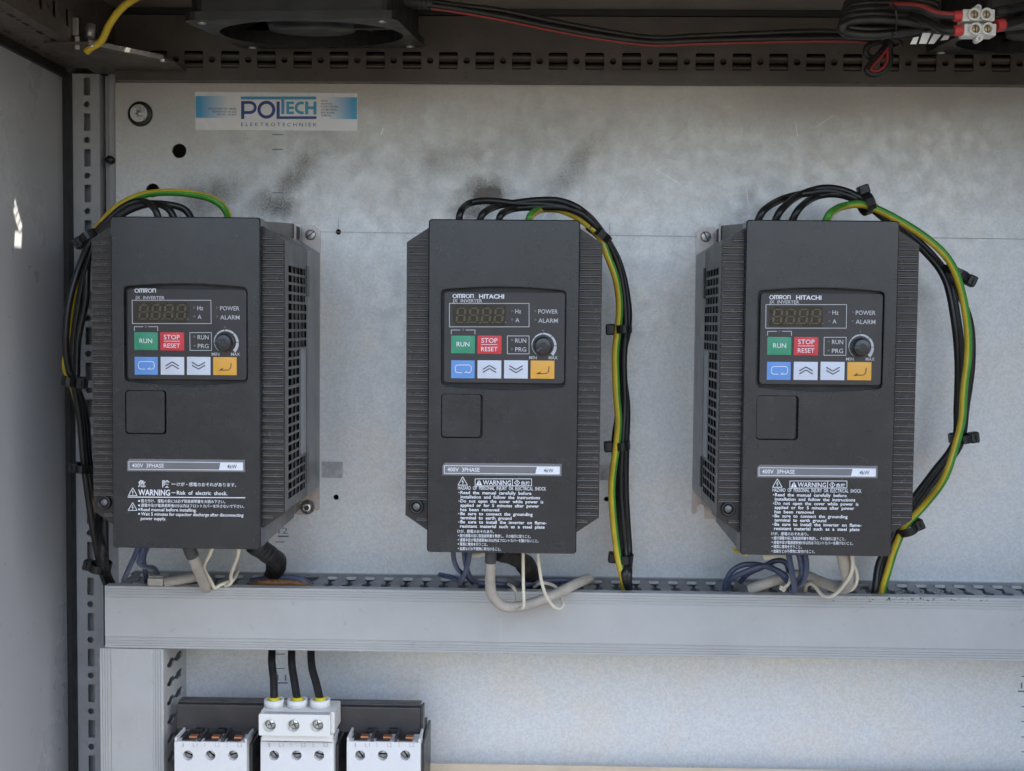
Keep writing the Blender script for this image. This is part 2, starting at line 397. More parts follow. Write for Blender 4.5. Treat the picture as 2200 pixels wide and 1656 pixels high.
    l.new(ramp(noise(70, 5), .3, .7, .34, .50), b.inputs['Roughness'])
    bn = n.new('ShaderNodeBump'); bn.inputs['Strength'].default_value = .12; bn.inputs['Distance'].default_value = .0006
    l.new(noise(700, 3), bn.inputs['Height']); l.new(bn.outputs[0], b.inputs['Normal'])
    return m
PANEL = panel_material()
PX0 = at(252, 800, 0).x; PZ1 = at(1100, 183, 0).z
holes = [circ(*XZ(385, 325, 0), 15.5*1.06/FPX, 24), circ(*XZ(328, 410, 0), 15*1.06/FPX, 24)]
for q in ((727, 499, 6), (722, 1067, 6), (1303, 1071, 5.5)): holes.append(circ(*XZ(q[0], q[1], 0), q[2]*1.06/FPX, 14))
panel = MB().plate(rect(PX0, .56, -.74, PZ1), holes, 0, .0025).build('back_panel', PANEL, kind='structure')
# printed ruler and scribed lines on the panel
mb = MB(); Yi = -.00012
for py in (290, 322, 415, 448, 1163, 1193, 1220, 1404, 1435): line(mb, (585 if py < 600 else 592, py), (608 if py < 600 else 612, py), 2.0, Yi, 0)
line(mb, (592, 1466), (618, 1466), 3.2, Yi); line(mb, (597, 1151), (620, 1151), 3.2, Yi)
text(mb, '11', 595, 615, 1461, 13, Yi); text(mb, '12', 598, 618, 1145, 13, Yi)
for py in (1418, 1452, 1517, 1549, 1582, 1614): line(mb, (2194, py), (2215, py), 2.0, Yi)
line(mb, (2187, 1484), (2215, 1484), 3.2, Yi); text(mb, '11', 2193, 2213, 1478, 13, Yi)
mb.build('ruler_print', BLUEINK, panel, recalc=False)
mb = MB()
for a, b_, w in (((690, 499), (915, 502), 1.3), ((1275, 506), (1495, 509), 1.3), ((1935, 511), (2230, 515), 1.6), ((727, 470), (727, 492), 1.2), ((1310, 480), (1310, 506), 1.)): line(mb, a, b_, w, -.00010)
mb.build('scribed_line', GLINE, panel, recalc=False)

RESID = mat('tape_residue', (.50, .50, .49), .6, var=.25, vs=120, speck=.6, ss=500, dust=.5, dcol=(.17, .16, .15), ds=90)
for q in (((691, 990), (737, 991), (736, 1026), (691, 1025)), ((1289, 997), (1319, 998), (1318, 1031), (1289, 1030))):
    mb = MB(); poly(mb, q, -.00008); mb.build('tape_residue', RESID, panel, recalc=False)
mb = MB(); rnd = random.Random(11)
for i in range(26):
    x_, y_ = rnd.uniform(700, 2180), rnd.choice((rnd.uniform(220, 440), rnd.uniform(520, 1180), rnd.uniform(1430, 1630))); L_ = rnd.uniform(12, 60); a_ = R(rnd.gauss(80, 40))
    line(mb, (x_, y_), (x_+L_*math.cos(a_), y_+L_*math.sin(a_)), rnd.uniform(.7, 1.3), -.00009)
mb.build('scratches', mat('bare_scratch', (.82, .83, .84), .35, metal=.4), panel, recalc=False)
# bolt that holds the panel
c = at(302, 246, 0); k = 1.06/FPX
bolt = thing('panel_bolt', c, 'zinc bolt with star socket in a black washer, upper corner of the panel', 'bolt')
MB().lathe([(26.5*k, 0), (26.5*k, -.0016), (24*k, -.0026), (17*k, -.0026)], c, seg=32).build('washer', BLACK, bolt)
star = []
for i in range(24): star.append((c.x+(7.5 if i % 4 in (0, 1) else 5)*k*math.cos(math.pi*i/12), c.z+(7.5 if i % 4 in (0, 1) else 5)*k*math.sin(math.pi*i/12)))
MB().plate(circ(c.x, c.z, 18.5*k, 32), [star], -.0052, -.0025).build('bolt_head', ZINC, bolt)
MB().lathe([(8*k, -.0028), (8*k, -.0030), (0, -.0033)], c, seg=12).build('socket_floor', DULLZ, bolt)

# ---- frame profiles of the cabinet
pxm = lambda Y: (Y-CAM.y)/FPX
# corner post
Yp = .003
hl = []
for i in range(-2, 27):
    yy = 225 + 76.55*i; xx = 186 + (yy-225)*.0074
    if 150 < yy < 1900: hl.append(circ(*XZ(xx, yy, Yp), 6.8*pxm(Yp), 14))
    ys = yy + 38.2
    if 150 < ys < 1900:
        xs = 187 + (ys-225)*.0074; a, b_, z0, z1 = pr(xs-7, ys-19, xs+7, ys+19, Yp); hl.append(rrect(a, b_, z0, z1, .0006, 1))
xa = XW+.004; xb = at(212, 400, Yp).x
post = thing('frame_post', (xa, Yp, -.7), 'grey perforated upright post in the corner beside the panel', 'post')
MB().plate(rect(xa, xb, -.76, .2145), hl, Yp, Yp+.0015).build('perforated_face', POST, post)
MB().box(xa+.001, xb-.001, Yp+.013, Yp+.0145, -.76, .2145).build('inner_web', POST, post)
MB().box(xb, xb+.0012, Yp, Yp+.03, -.76, .2145).build('side_web', POST, post)
mb = MB()
x2 = at(226, 400, .01).x; x3 = at(238, 400, .006).x; x4 = PX0-.0012
mb.box(x2, x3, .012, .0135, -.76, .2145).box(x3, x3+.0012, .004, .0135, -.76, .2145).box(x3+.0012, x4, .004, .0055, -.76, .2145)
mb.build('folded_lip', POST, post)
c = at(238, 345, .003)
MB().lathe([(0, -.004), (9*pxm(.003), -.0035), (9*pxm(.003), .001)], c, seg=14).build('rivet', BLACK, post)
# gasket between post and wall
MB().box(XW+.0002, XW+.0045, -.010, .002, -.76, .2140).build('door_gasket', GASK, None, 'black rubber seal strip running down beside the grey side wall', 'seal')
MB().box(XW+.0002, XW+.0038, FRONT, -.0101, .2085, .2158).build('roof_gasket', GASK, None, 'black rubber seal strip along the top edge of the side wall', 'seal')

# side rail running to the viewer along the top of the wall
RX0, RX1, RZ0 = XW+.0005, -.367, .2163
rail = thing('side_rail', (RX0, -.1, RZ0), 'perforated steel rail running forward along the top of the side wall', 'rail')
hb, hs = [], []
for i in range(14):
    y = -.340 + .025*i
    if y < -.02:
        hb += [rect(RX1-.0135, RX1-.0095, y-.006, y+.006), rect(RX0+.008, RX0+.012, y-.0045, y+.0045)]
        hb += [circ(RX1-.0115, y+.0125, .0020, 8)]
        hs += [rect(y-.004, y+.004, RZ0+.011, RZ0+.024), circ(y+.0125, RZ0+.0175, .0024, 10)]
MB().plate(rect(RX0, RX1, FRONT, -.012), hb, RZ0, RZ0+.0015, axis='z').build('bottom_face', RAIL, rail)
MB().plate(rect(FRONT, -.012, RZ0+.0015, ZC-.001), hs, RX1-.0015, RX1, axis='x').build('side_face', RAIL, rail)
# rail along the top of the panel
Yr = -.012
a, b_, rz0, rz1 = pr(300, 176, 2000, 34, Yr); rz0, rz1 = at(1100, 177, Yr).z, at(1100, 36, Yr).z
rx0, rx1 = RX1+.0005, .598
top = thing('top_rail', ((rx0+rx1)/2, Yr, rz0), 'sooty steel rail with a row of square and round holes above the panel', 'rail')
hl = []; zc_ = at(1200, 132, Yr).z; pit = 77.7*pxm(Yr); xs0 = at(1199, 132, Yr).x; hw = 20*pxm(Yr); hh = 18*pxm(Yr)
for i in range(-13, 20):
    x = xs0 + pit*i
    if rx0+.012 < x < rx1-.012: hl.append(rrect(x-hw, x+hw, zc_-hh, zc_+hh, .0012, 2))
    x += pit/2
    if rx0+.006 < x < rx1-.006: hl.append(circ(x, zc_, 7.2*pxm(Yr), 14))
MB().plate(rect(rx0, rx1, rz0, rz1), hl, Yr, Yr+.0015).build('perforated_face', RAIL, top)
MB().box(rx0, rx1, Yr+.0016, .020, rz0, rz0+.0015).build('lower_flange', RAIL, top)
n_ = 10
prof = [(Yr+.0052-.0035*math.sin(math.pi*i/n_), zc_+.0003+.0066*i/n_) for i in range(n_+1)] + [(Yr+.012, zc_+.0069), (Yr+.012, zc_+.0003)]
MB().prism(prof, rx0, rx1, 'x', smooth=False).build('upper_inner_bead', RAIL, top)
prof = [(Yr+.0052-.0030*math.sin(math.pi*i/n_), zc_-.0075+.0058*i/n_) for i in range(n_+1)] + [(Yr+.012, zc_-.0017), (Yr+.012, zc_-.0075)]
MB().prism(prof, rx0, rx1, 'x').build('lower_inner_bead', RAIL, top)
MB().box(rx0, rx1, Yr+.0125, Yr+.014, rz0+.002, rz1).build('inner_web', VOID, top)
MB().box(rx0, rx1, Yr-.0015, Yr+.004, rz1+.0006, ZC-.0005).build('roof_seal', GASK, None, 'thin black seal line where the roof meets the top rail', 'seal')
# gusset in the corner
gz = RZ0-.0025
gus = [(RX1-.02, -.113), (-.3517, -.113), (-.310, -.060), (-.3045, -.048), (-.3045, -.0005), (RX1-.02, -.0005)]
g = thing('corner_gusset', (-.335, -.05, gz), 'dark sheet steel corner plate bracing the two roof rails', 'bracket')
MB().prism(gus, gz, gz+.002, 'z').build('plate', RAIL, g)
mb = MB(); e0, e1 = Vector((-.3517, -.113)), Vector((-.310, -.060)); nn = Vector((.0006, -.0005))
mb.add([(e0.x, e0.y, gz-.0004), (e1.x, e1.y, gz-.0004), (e1.x, e1.y, gz+.0035), (e0.x, e0.y, gz+.0035)], [(0, 1, 2, 3)])
mb.add([(e0.x+nn.x, e0.y+nn.y, gz-.0004), (e1.x+nn.x, e1.y+nn.y, gz-.0004), (e1.x+nn.x, e1.y+nn.y, gz+.0035), (e0.x+nn.x, e0.y+nn.y, gz+.0035)], [(3, 2, 1, 0)])
mb.add([(e0.x, e0.y, gz-.0004), (e1.x, e1.y, gz-.0004), (e1.x+nn.x, e1.y+nn.y, gz-.0004), (e0.x+nn.x, e0.y+nn.y, gz-.0004)], [(0, 1, 2, 3)])
mb.build('turned_edge', DULLZ, g)
for q in ((-.3500, -.1100), (-.3105, -.0590)): MB().lathe([(0, -.0022), (.0022, -.0018), (.0026, .0)], (q[0], q[1], gz), 'z', 10).build('weld_spot', ZINC, g)
a = at(262, 160, -.006); b_ = at(374, 163, -.006)
MB().box(a.x, b_.x, -.006, -.004, at(300, 170, -.006).z, at(300, 160, -.006).z).build('lower_edge', DULLZ, g)
# spring clip next to the earth wire
cl = thing('spring_clip', at(180, 90, -.09), 'small bent spring steel clip beside the earth wire', 'clip')
a0 = at(158, 78, -.105); a1 = at(170, 40, -.105)
MB().box(a0.x, a1.x, -.107, -.1055, a0.z, a1.z, 0, .0003).build('front_leaf', DULLZ, cl)
a0 = at(186, 90, -.092); a1 = at(206, 52, -.092)
MB().lathe([(.0042, 0), (.0042, .013)], (a1.x-.004, -.094, a0.z), 'z', 14).build('curled_leaf', DULLZ, cl)
a0 = at(163, 108, -.108); a1 = at(172, 80, -.108)
MB().box(a0.x, a1.x, -.110, -.1088, a0.z, a1.z, 0, .0003).build('tab', FLNG, cl)

# ================================================================== inverters
YF, YC = -.152, -.157           # ribbed cheeks, front cover face
CORN = {'A': ((237, 461), (567, 468), (235, 1178), (560, 1181)), 'B': ((921, 470), (1246, 473), (918, 1186), (1238, 1190)), 'C': ((1603, 472), (1932, 476), (1588, 1190), (1918, 1195))}
ORG_ = {}
for k_, cs in CORN.items():
    q = sum((at(*c_, YC) for c_ in cs), Vector())/4; ORG_[k_] = Vector((q.x, 0, q.z - .1245))
CW, CH = .0563, .249            # half width and height of the cover
SW = .0727                      # half width over the cheeks
O = ORG_['B']; X0 = O.x; Z0 = O.z
def make_inverter():
    inv = thing('inverter', O, 'x', 'inverter', 'variable speed inverters on the panel')
    zt = Z0+CH
    # shoulder outline
    def shoulder(w, dz=0.): return [(X0-w, Z0+.0275+dz), (X0-CW, Z0+.018+dz), (X0+CW, Z0+.018+dz), (X0+w, Z0+.0275+dz), (X0+w, zt-.0175-dz), (X0+CW, zt-.0072-dz), (X0-CW, zt-.0072-dz), (X0-w, zt-.0175-dz)]
    # heat sink with its mounting flange
    sink = MB().prism(shoulder(SW), -.058, -.0022).build('heat_sink', SINK, inv)
    fl = [(X0+p, Z0+q) for p, q in ((-.0727, .0268), (-.0727, .0075), (-.0715, .006), (-.0698, .006), (-.0686, .0080), (-.0685, .0120), (-.0674, .0142), (-.065, .0150), (-.0628, .0142), (-.0617, .0115), (-.0612, .0022), (-.0535, .0022), (-.0500, .0030))]
    fr = [(2*X0-x, z) for x, z in fl[::-1]]
    tp = [(X0+SW+.0004, Z0+.2300), (X0+SW+.0004, Z0+.2512), (X0+SW-.0050, Z0+.2558), (X0+CW+.001, Z0+.2558), (X0+CW+.001, Z0+.2395), (X0-CW-.001, Z0+.2395), (X0-CW-.001, Z0+.2558), (X0-SW+.0050, Z0+.2558), (X0-SW-.0004, Z0+.2512), (X0-SW-.0004, Z0+.2300)]
    flange = MB().plate(fl + fr + tp, [], -.0021, -.0001).build('mounting_flange', FLNG, inv)
    for sx in (-1, 1):
        cx = X0+sx*(SW-.0078); cz = Z0+.2474
        scr = MB().lathe([(.0, -.0043), (.0036, -.0042), (.0045, -.0037), (.0046, -.0022)], (cx, 0, cz), seg=20).build('screw', DULLZ, flange)
        an = R(-40 if sx > 0 else 62); dx, dz = math.cos(an)*.0047, -math.sin(an)*.0047; ex, ez = math.sin(an)*.0005, math.cos(an)*.0005
        MB().flat([(cx+dx+ex, cz+dz+ez), (cx-dx+ex, cz-dz+ez), (cx-dx-ex, cz-dz-ez), (cx+dx-ex, cz+dz-ez)], -.0045).build('screw_slot', INKB, flange, recalc=False)
    # neck: the tall middle of the housing
    nb = [(-.140, Z0+.002), (-.140, zt-.0015), (-.030, zt+.0058), (-.030, Z0+.0045)]
    MB().prism(nb, X0-CW+.0004, X0+CW-.0004, 'x').build('housing', SIDE, inv)
    nb = [(-.0298, Z0+.0067), (-.0298, zt+.0050), (-.0022, zt+.0050), (-.0022, Z0+.0067)]
    mb = MB().prism(nb, X0-CW+.001, X0+CW-.001, 'x'); mb.build('rear_housing', SINK, inv)
    for sx in (-1, 1):
        MB().box(X0+sx*(CW+.0001), X0+sx*(CW+.0016), -.034, -.0295, zt-.012, zt+.0068, 0, .0003).build('edge_clip', FLNG, inv)
        MB().box(X0+sx*(CW-.0008), X0+sx*(CW+.0006), -.022, -.010, zt-.006, zt+.004).build('flange_slot', INKB, inv)
    # vented side walls and chamfers
    MB().prism(shoulder(SW-.014, .004), -.146, -.0585).build('inner_case', VOID, inv)
    vh = []
    for r_ in range(25):
        z = zt-.0345-.00725*r_
        for c_ in range(3 if 9 <= r_ < 21 else 5):
            y = -.1345+.0148*c_; vh.append(rect(y, y+(.0122 if c_ < 4 or 4 <= r_ < 9 else .006), z-.0052, z))
    vt = [rect(-.125+.0145*i, -.125+.0145*i+.010, .0035, .0062) for i in range(5)]
    for sx in (-1, 1):
        w = MB().plate(rect(-.1495, -.0582, Z0+.0275, zt-.0175), vh, X0+sx*SW, X0+sx*(SW-.0010), 'x', wall=1).build('vented_side', [SIDE, VOID], inv)
        lb = MB().box(X0+sx*(SW+.0001), X0+sx*(SW+.0004), -.0865, -.0665, zt-.0345-.00725*20.6, zt-.0345-.00725*8.9).build('side_label', TAG, w)
        mb = MB()
        for q in range(9): mb.box(X0+sx*(SW+.00042), X0+sx*(SW+.0005), -.0845+.0018*q, -.0838+.0018*q, zt-.0345-.00725*(14.5+(q % 3)), zt-.0345-.00725*9.4)
        mb.box(X0+sx*(SW+.00042), X0+sx*(SW+.0005), -.078, -.071, zt-.0345-.00725*20, zt-.0345-.00725*18); mb.build('side_label_print', INKG, w)
        # chamfers: build flat then lay on the slope
        for top_ in (1, 0):
            A = Vector((X0+sx*CW, 0, (zt-.0072) if top_ else Z0+.018)); B = Vector((X0+sx*SW, 0, (zt-.0175) if top_ else Z0+.0275)); D = B-A; L = D.length; D.normalize()
            tmp = MB().plate(rect(-.1495, -.0582, 0, L), [[(p, q) for p, q in h_] for h_ in vt] if top_ else [], 0, .0015, 'x')
            N = Vector((-D.z*sx, 0, D.x*sx)) * (-1 if top_ else 1)
            tmp.v = [tuple(A + D*v[2] + N*v[0] + Vector((0, v[1], 0))) for v in tmp.v]
            tmp.build('chamfer', SIDE, inv)
        # black cable flaps in the side edge
        for zc2, hh2 in ((zt-.044, .0125), (Z0+.0505, .0125)):
            MB().box(X0+sx*(SW+.0002), X0+sx*(SW+.0012), -.0640, -.0555, zc2-hh2, zc2+hh2, 0, .0004).build('edge_notch', BLACK if sx < 0 else SIDE, inv)
    # ribbed cheeks
    ribs = {}
    def rib_mesh(x0, x1):
        key = (round(x0-X0, 5), round(x1-X0, 5))
        if key not in ribs:
            pf = [(0, -.0015), (-.0014, -.0013), (-.0019, -.0009), (-.0018, -.0004), (-.0009, 0), (-.0018, .0004), (-.0019, .0009), (-.0014, .0013), (0, .0015)]
            m_ = MB().prism([(p, q) for p, q in pf], -(x1-x0)/2, (x1-x0)/2, 'x'); ribs[key] = m_.mesh('rib', RIBM)
        return ribs[key]
    for sx in (-1, 1):
        po = [(X0+sx*(CW-.004), Z0+.0155), (X0+sx*(CW+.0004), Z0+.0155), (X0+sx*(SW+.0006), Z0+.0268), (X0+sx*(SW+.0006), zt-.0168), (X0+sx*(CW+.0004), zt-.0058), (X0+sx*(CW-.004), zt-.0058)]
        ck = MB().prism(po, YF+.0021, -.1493).build('ribbed_cheek', mat('cheek_valley', (.026, .021, .018), .35), inv)
        n_r = 43; zs = zt-.0092; pt = (zs-(Z0+.0188))/(n_r-1)
        for i in range(n_r):
            z = zs-pt*i; xo = SW-.0002
            if z > zt-.0190: xo = CW+.0004+(SW-CW-.0014)*max(.05, (zt-.0072-z-.0015)/.0103)
            if z < Z0+.0290: xo = CW+.0004+(SW-CW-.0014)*max(.05, (z-.0015-Z0-.0175)/.0095)
            xo = min(xo, SW-.0002); xi = CW+.0002
            if sx < 0 and abs(z-(Z0+.0335)) < .0055: continue
            me = rib_mesh(X0+xi, X0+xo)
            o = put('rib', me, (X0+sx*(xi+xo)/2, YF+.0021, z), ck)
        if sx < 0:
            c_ = (X0-.0648, YF, Z0+.0335)
            MB().lathe([(.0038, .0020), (.0038, -.0010), (.0052, -.0010), (.0056, .0004), (.0056, .0021)], c_, seg=24).build('screw_recess', BLACK, ck)
            MB().lathe([(0, .0002), (.0024, .0002), (.0033, .0009), (.0033, .0021)], c_, seg=16).build('screw', mat('dark_screw', (.16, .16, .155), .4, metal=.7, var=.3, vs=700, bump=.5, bs=1200), ck)
    # front cover with the keypad well and the blanked square opening
    kx0, kx1 = at(947, 725, YC).x, at(1216, 725, YC).x
    kt, ktm, kb, kbm = at(1081, 623, YC).z, at(1081, 616.5, YC).z, at(1081, 830, YC).z, at(1081, 836.5, YC).z
    well = []
    for i in range(13): t = i/12; well.append((kx1-.003+(kx0-kx1+.006)*t, kt+(ktm-kt)*math.sin(math.pi*t)))
    well += [(kx0+.0008, kt-.0010), (kx0, kt-.003), (kx0, kb+.003), (kx0+.0008, kb+.0010)]
    for i in range(13): t = i/12; well.append((kx0+.003+(kx1-kx0-.006)*t, kb+(kbm-kb)*math.sin(math.pi*t)))
    well += [(kx1-.0008, kb+.0010), (kx1, kb+.003), (kx1, kt-.003), (kx1-.0008, kt-.0010)]
    sq = pr(947.5, 845, 1037.5, 940, YC); sqo = rrect(*sq, .0026, 4)
    out = rrect(X0-CW, X0+CW, Z0, zt, .0026, 5); inn = rrect(X0-CW+.0008, X0+CW-.0008, Z0+.0008, zt-.0008, .0020, 5)
    mb = MB().plate(inn, [well, sqo], YC, YC+.0055)
    n = len(out)
    mb.add([(p, YC, q) for p, q in inn] + [(p, YC+.0009, q) for p, q in out] + [(p, YC+.0165, q) for p, q in out], [(i, (i+1) % n, n+(i+1) % n, n+i) for i in range(n)] + [(n+i, n+(i+1) % n, 2*n+(i+1) % n, 2*n+i) for i in range(n)])
    cov = mb.build('front_cover', DARK, inv)
    MB().box(X0-CW+.001, X0+CW-.001, YC+.0056, YC+.0165, Z0+.001, zt-.001).build('cover_back', BLACK, inv)
    # rounded rim of the keypad well
    mb = MB(); n = len(well); wc = Vector(((kx0+kx1)/2, (kt+kb)/2))
    wo = [(wc.x+(p-wc.x)*1.012, wc.y+(q-wc.y)*1.015) for p, q in well]
    mb.add([(p, YC-.0001, q) for p, q in wo] + [(p, YC-.0005, q) for p, q in [((a_+c_)/2, (b2+d2)/2) for (a_, b2), (c_, d2) in zip(wo, well)]] + [(p, YC+.0006, q) for p, q in well],
           [(i, (i+1) % n, n+(i+1) % n, n+i) for i in range(n)] + [(n+i, n+(i+1) % n, 2*n+(i+1) % n, 2*n+i) for i in range(n)], 0, True)
    mb.build('well_rim', DARK, cov)
    MB().prism(rrect(sq[0]+.0003, sq[1]-.0018, sq[2]+.0007, sq[3]-.0004, .0024, 4), YC+.0010, YC+.005, bev=.0004).build('blanking_plate', DARK, inv)
    # keypad
    YK = YC+.0006
    kp = MB().prism(rrect(*pr(954, 629, 1213, 824, YK), .0026, 4), YK, YC+.0054, bev=.0004).build('keypad', KEYM, inv)
    Yp_ = YK-.00012
    dw = pr(973.6, 656.8, 1085.9, 698.9, Yp_)
    MB().box(*dw[:2], YK-.00025, YK-.0001, *dw[2:]).build('display', LCD, kp)
    # seven segment digits
    mb = MB(); Ys = YK-.00032
    for d in range(4):
        cx = 990.5+27.2*d; w_, h_ = 8.2, 15.0; cy = 678; sl = 1.6
        def S(x, y): return (cx + x*w_ - y*sl, cy + y*h_)
        g_ = .14; t_ = .16
        for sy in (-1, 0, 1): poly(mb, [S(-.86, sy), S(-.64, sy-t_*.5), S(.64, sy-t_*.5), S(.86, sy), S(.64, sy+t_*.5), S(-.64, sy+t_*.5)], Ys)
        for sx2 in (-1, 1):
            for y0_, y1_ in ((-1, 0), (0, 1)): poly(mb, [S(sx2, y0_+.08), S(sx2+.26, y0_+.2), S(sx2+.26, y1_-.2), S(sx2, y1_-.08), S(sx2-.26, y1_-.2), S(sx2-.26, y0_+.2)], Ys)
        mb.flat(circ(*XZ(cx+14, cy+15.5, Ys), .0007, 8), Ys)
    mb.build('display_digits', SEG, kp, recalc=False)
    MB().box(*dw[:2], YK-.0011, YK-.0006, *dw[2:]).build('display_window', GLASS, kp)
    # frames and brackets printed on the film
    mb = MB()
    frame(mb, 965.5, 652.7, 1136.7, 703, 1.3, Yp_); frame(mb, 1090, 722.6, 1136.7, 761, 1.3, Yp_)
    line(mb, (969.6, 709.8), (989, 709.8), 1.3, Yp_); line(mb, (1000.5, 709.8), (1020.4, 709.8), 1.3, Yp_)
    line(mb, (969.6, 709.2), (969.6, 719), 1.3, Yp_); line(mb, (1020.4, 709.2), (1020.4, 719), 1.3, Yp_)
    text(mb, 'JX  INVERTER', 972.3, 1036, 650.4, 7.0, Yp_, bold=.010)
    for s_, a_, b2, y_, h_ in (('Hz', 1106.8, 1119.8, 674, 9), ('A', 1107.3, 1115.8, 693, 8.8), ('POWER', 1156.5, 1198.4, 674.5, 9), ('ALARM', 1156.5, 1198.4, 694, 9), ('RUN', 1106.8, 1130.5, 737, 9), ('PRG', 1106.8, 1130.5, 756, 9), ('MIN', 1137, 1153.3, 772.3, 6.6), ('MAX', 1178.8, 1198, 772.6, 6.6)):
        text(mb, s_, a_, b2, y_, h_, Yp_, bold=.006)
    kc = (1167, 743); 
    for i in range(6):
        a0_ = 232-i*47; a1_ = a0_-44
        ri0, ri1 = 25.2, 25.2
        w0 = (.9, 1.6, 2.6, 3.8, 4.6, 5.6)[i]; w1 = (1.3, 2.4, 3.6, 4.4, 5.4, 7.5)[i]
        ins, ous = [], []
        for j in range(7):
            t = R(a0_+(a1_-a0_)*j/6); w_ = w0+(w1-w0)*j/6
            ins.append((kc[0]+23.4*math.cos(t), kc[1]-23.4*math.sin(t))); ous.append((kc[0]+(23.4+w_)*math.cos(t), kc[1]-(23.4+w_)*math.sin(t)))
        poly(mb, ins+ous[::-1], Yp_)
    mb.build('keypad_print', INKL, kp, recalc=False)
    for q in ((1100, 669), (1100, 688), (1149.7, 669), (1149.7, 688), (994.8, 709.8), (1099.5, 731.5), (1099.5, 751), (1166.5, 711)):
        p = at(*q, YK); MB().lathe([(0, -.0004), (.0007, -.00034), (.00115, -.0001)], p, seg=10).build('led', LED, kp)
    # keys
    def key(name, x0, y0, x1, y1, m_):
        a_, b2, z0, z1 = pr(x0, y0, x1, y1, YK); mb = MB(); cx, cz = (a_+b2)/2, (z0+z1)/2
        N = 12; vs = []; rr_ = min(z1-z0, b2-a_)/2*1.12
        for j in range(N+1):
            for i in range(N+1):
                x = a_+(b2-a_)*i/N; z = z0+(z1-z0)*j/N; d_ = math.hypot(x-cx, z-cz)/rr_
                vs.append((x, YK-.00025-(.0007*(1-min(1, d_)**2)**.5 if d_ < 1 else 0), z))
        mb.add(vs, [(j*(N+1)+i, j*(N+1)+i+1, (j+1)*(N+1)+i+1, (j+1)*(N+1)+i) for j in range(N) for i in range(N)], 0, True)
        return mb.build(name, m_, kp, recalc=False)
    key('run_key', 969.3, 722, 1020.3, 760, GRN); key('stop_key', 1026, 722, 1077.5, 761, RED)
    key('mode_key', 969.3, 775, 1019.8, 813.5, BLU); key('up_key', 1026, 775, 1077, 813.7, WKEY); key('down_key', 1083, 775, 1134, 814, WKEY); key('enter_key', 1140, 775.5, 1191, 814.3, ORG)
    mb = MB(); Yt = YK-.00112
    text(mb, 'RUN', 981, 1008.6, 745, 9.6, Yt, bold=.004); text(mb, 'STOP', 1034, 1069, 737, 9.6, Yt, bold=.004); text(mb, 'RESET', 1033.5, 1069, 755.2, 9.2, Yt, bold=.004)
    line(mb, (1033.5, 741), (1068.5, 741), 1.1, Yt)
    lp = rrect(978, 1012.5, 785, 801.5, 6, 4)
    strokes(mb, [(1000, 801.5), (1005, 801.5)] + [(1012.5 + (-6 + 6*math.cos(R(90-18*i))), 795.5+6*math.sin(R(90-18*i))) for i in range(6)] + [(1012.5+(-6+6*math.cos(R(-18*i))), 791+6*math.sin(R(-18*i))) for i in range(6)] +
            [(984+6*math.cos(R(-90-18*i)), 791+6*math.sin(R(-90-18*i))) for i in range(6)] + [(984+6*math.cos(R(-180-18*i)), 795.5+6*math.sin(R(-180-18*i))) for i in range(6)] + [(993, 801.5)], 1.5, Yt)
    poly(mb, [(996.5, 802.2), (1003.5, 797), (1002, 801.8)], Yt)
    mb.build('key_lettering', INKW, kp, recalc=False)
    mb = MB()
    for dy in (0, 6.5):
        strokes(mb, [(1037.5, 794.5+dy), (1051.5, 786+dy), (1066, 794.5+dy)], 2.2, Yt); strokes(mb, [(1094.5, 786.5+dy), (1108.8, 795+dy), (1123, 786.5+dy)], 2.2, Yt)
    strokes(mb, [(1154, 803.5), (1172, 803.5), (1176.5, 801.5), (1179, 797), (1179.5, 788)], 1.7, Yt); poly(mb, [(1152, 804.3), (1162, 798.5), (1160, 803.8)], Yt)
    mb.build('key_arrows', INKB, kp, recalc=False)
    # knob
    c_ = at(1167, 744, YK)
    kn = thing_part('knob', c_, kp)
    def ser(seg=48):
        mb = MB(); vs, fs = [], []
        pf = [(.0069, 0), (.0069, -.0012), (.0064, -.0016), (.0062, -.0056), (.0056, -.0066), (.0030, -.0070), (0, -.0070)]
        for r_, a_ in pf:
            for i in range(seg):
                t = 2*math.pi*i/seg; rr_ = r_*(1-(.035 if i % 2 and -.006 < a_ < -.0014 else 0)); vs.append((c_.x+rr_*math.cos(t), c_.y+a_, c_.z+rr_*math.sin(t)))
        for j in range(len(pf)-1):
            for i in range(seg): fs.append((j*seg+i, j*seg+(i+1) % seg, (j+1)*seg+(i+1) % seg, (j+1)*seg+i))
        return mb.add(vs, fs)
    mb = ser(); mb.v = [(v[0]-c_.x, v[1]-c_.y, v[2]-c_.z) for v in mb.v]
    mb.m = [0]*len(mb.f)
    me_k = mb
    me_k.add([(-.0062, -.0072, .0007), (-.0018, -.00735, .0007), (-.0018, -.00735, -.0007), (-.0062, -.0072, -.0007)], [(0, 1, 2, 3)], 1)
    kn.data = me_k.mesh('knob', [DARK, INKB])
    # rating plate
    px_ = [(950.7, 999), (956, 992.8), (1206.4, 995.2), (1206.4, 1021.5), (950.7, 1019.5)]
    rp = MB().prism([XZ(*q, YC) for q in px_], YC-.0004, YC+.0001).build('rating_plate', PLATE, inv)
    mb = MB(); Yt = YC-.00052
    strokes(mb, [(954.7, 999), (1202, 1001.5), (1202, 1017.5), (954.7, 1015.5)], 1.3, Yt, closed=True)
    poly(mb, [(1153.5, 1001.4), (1202, 1001.9), (1202, 1017.2), (1150, 1016.9)], Yt)
    text(mb, '400V  3PHASE', 961, 1030.5, 1011.5, 8.4, Yt, bold=.012)
    mb.build('rating_print', INKW, rp, recalc=False)
    mb = MB(); text(mb, '4kW', 1168, 1189, 1013.6, 8, Yt-.00012, bold=.008); mb.build('rating_figure', INKB, rp, recalc=False)
    return inv
def thing_part(name, base, parent):
    me = bpy.data.meshes.new(name); return put(name, me, base, parent)

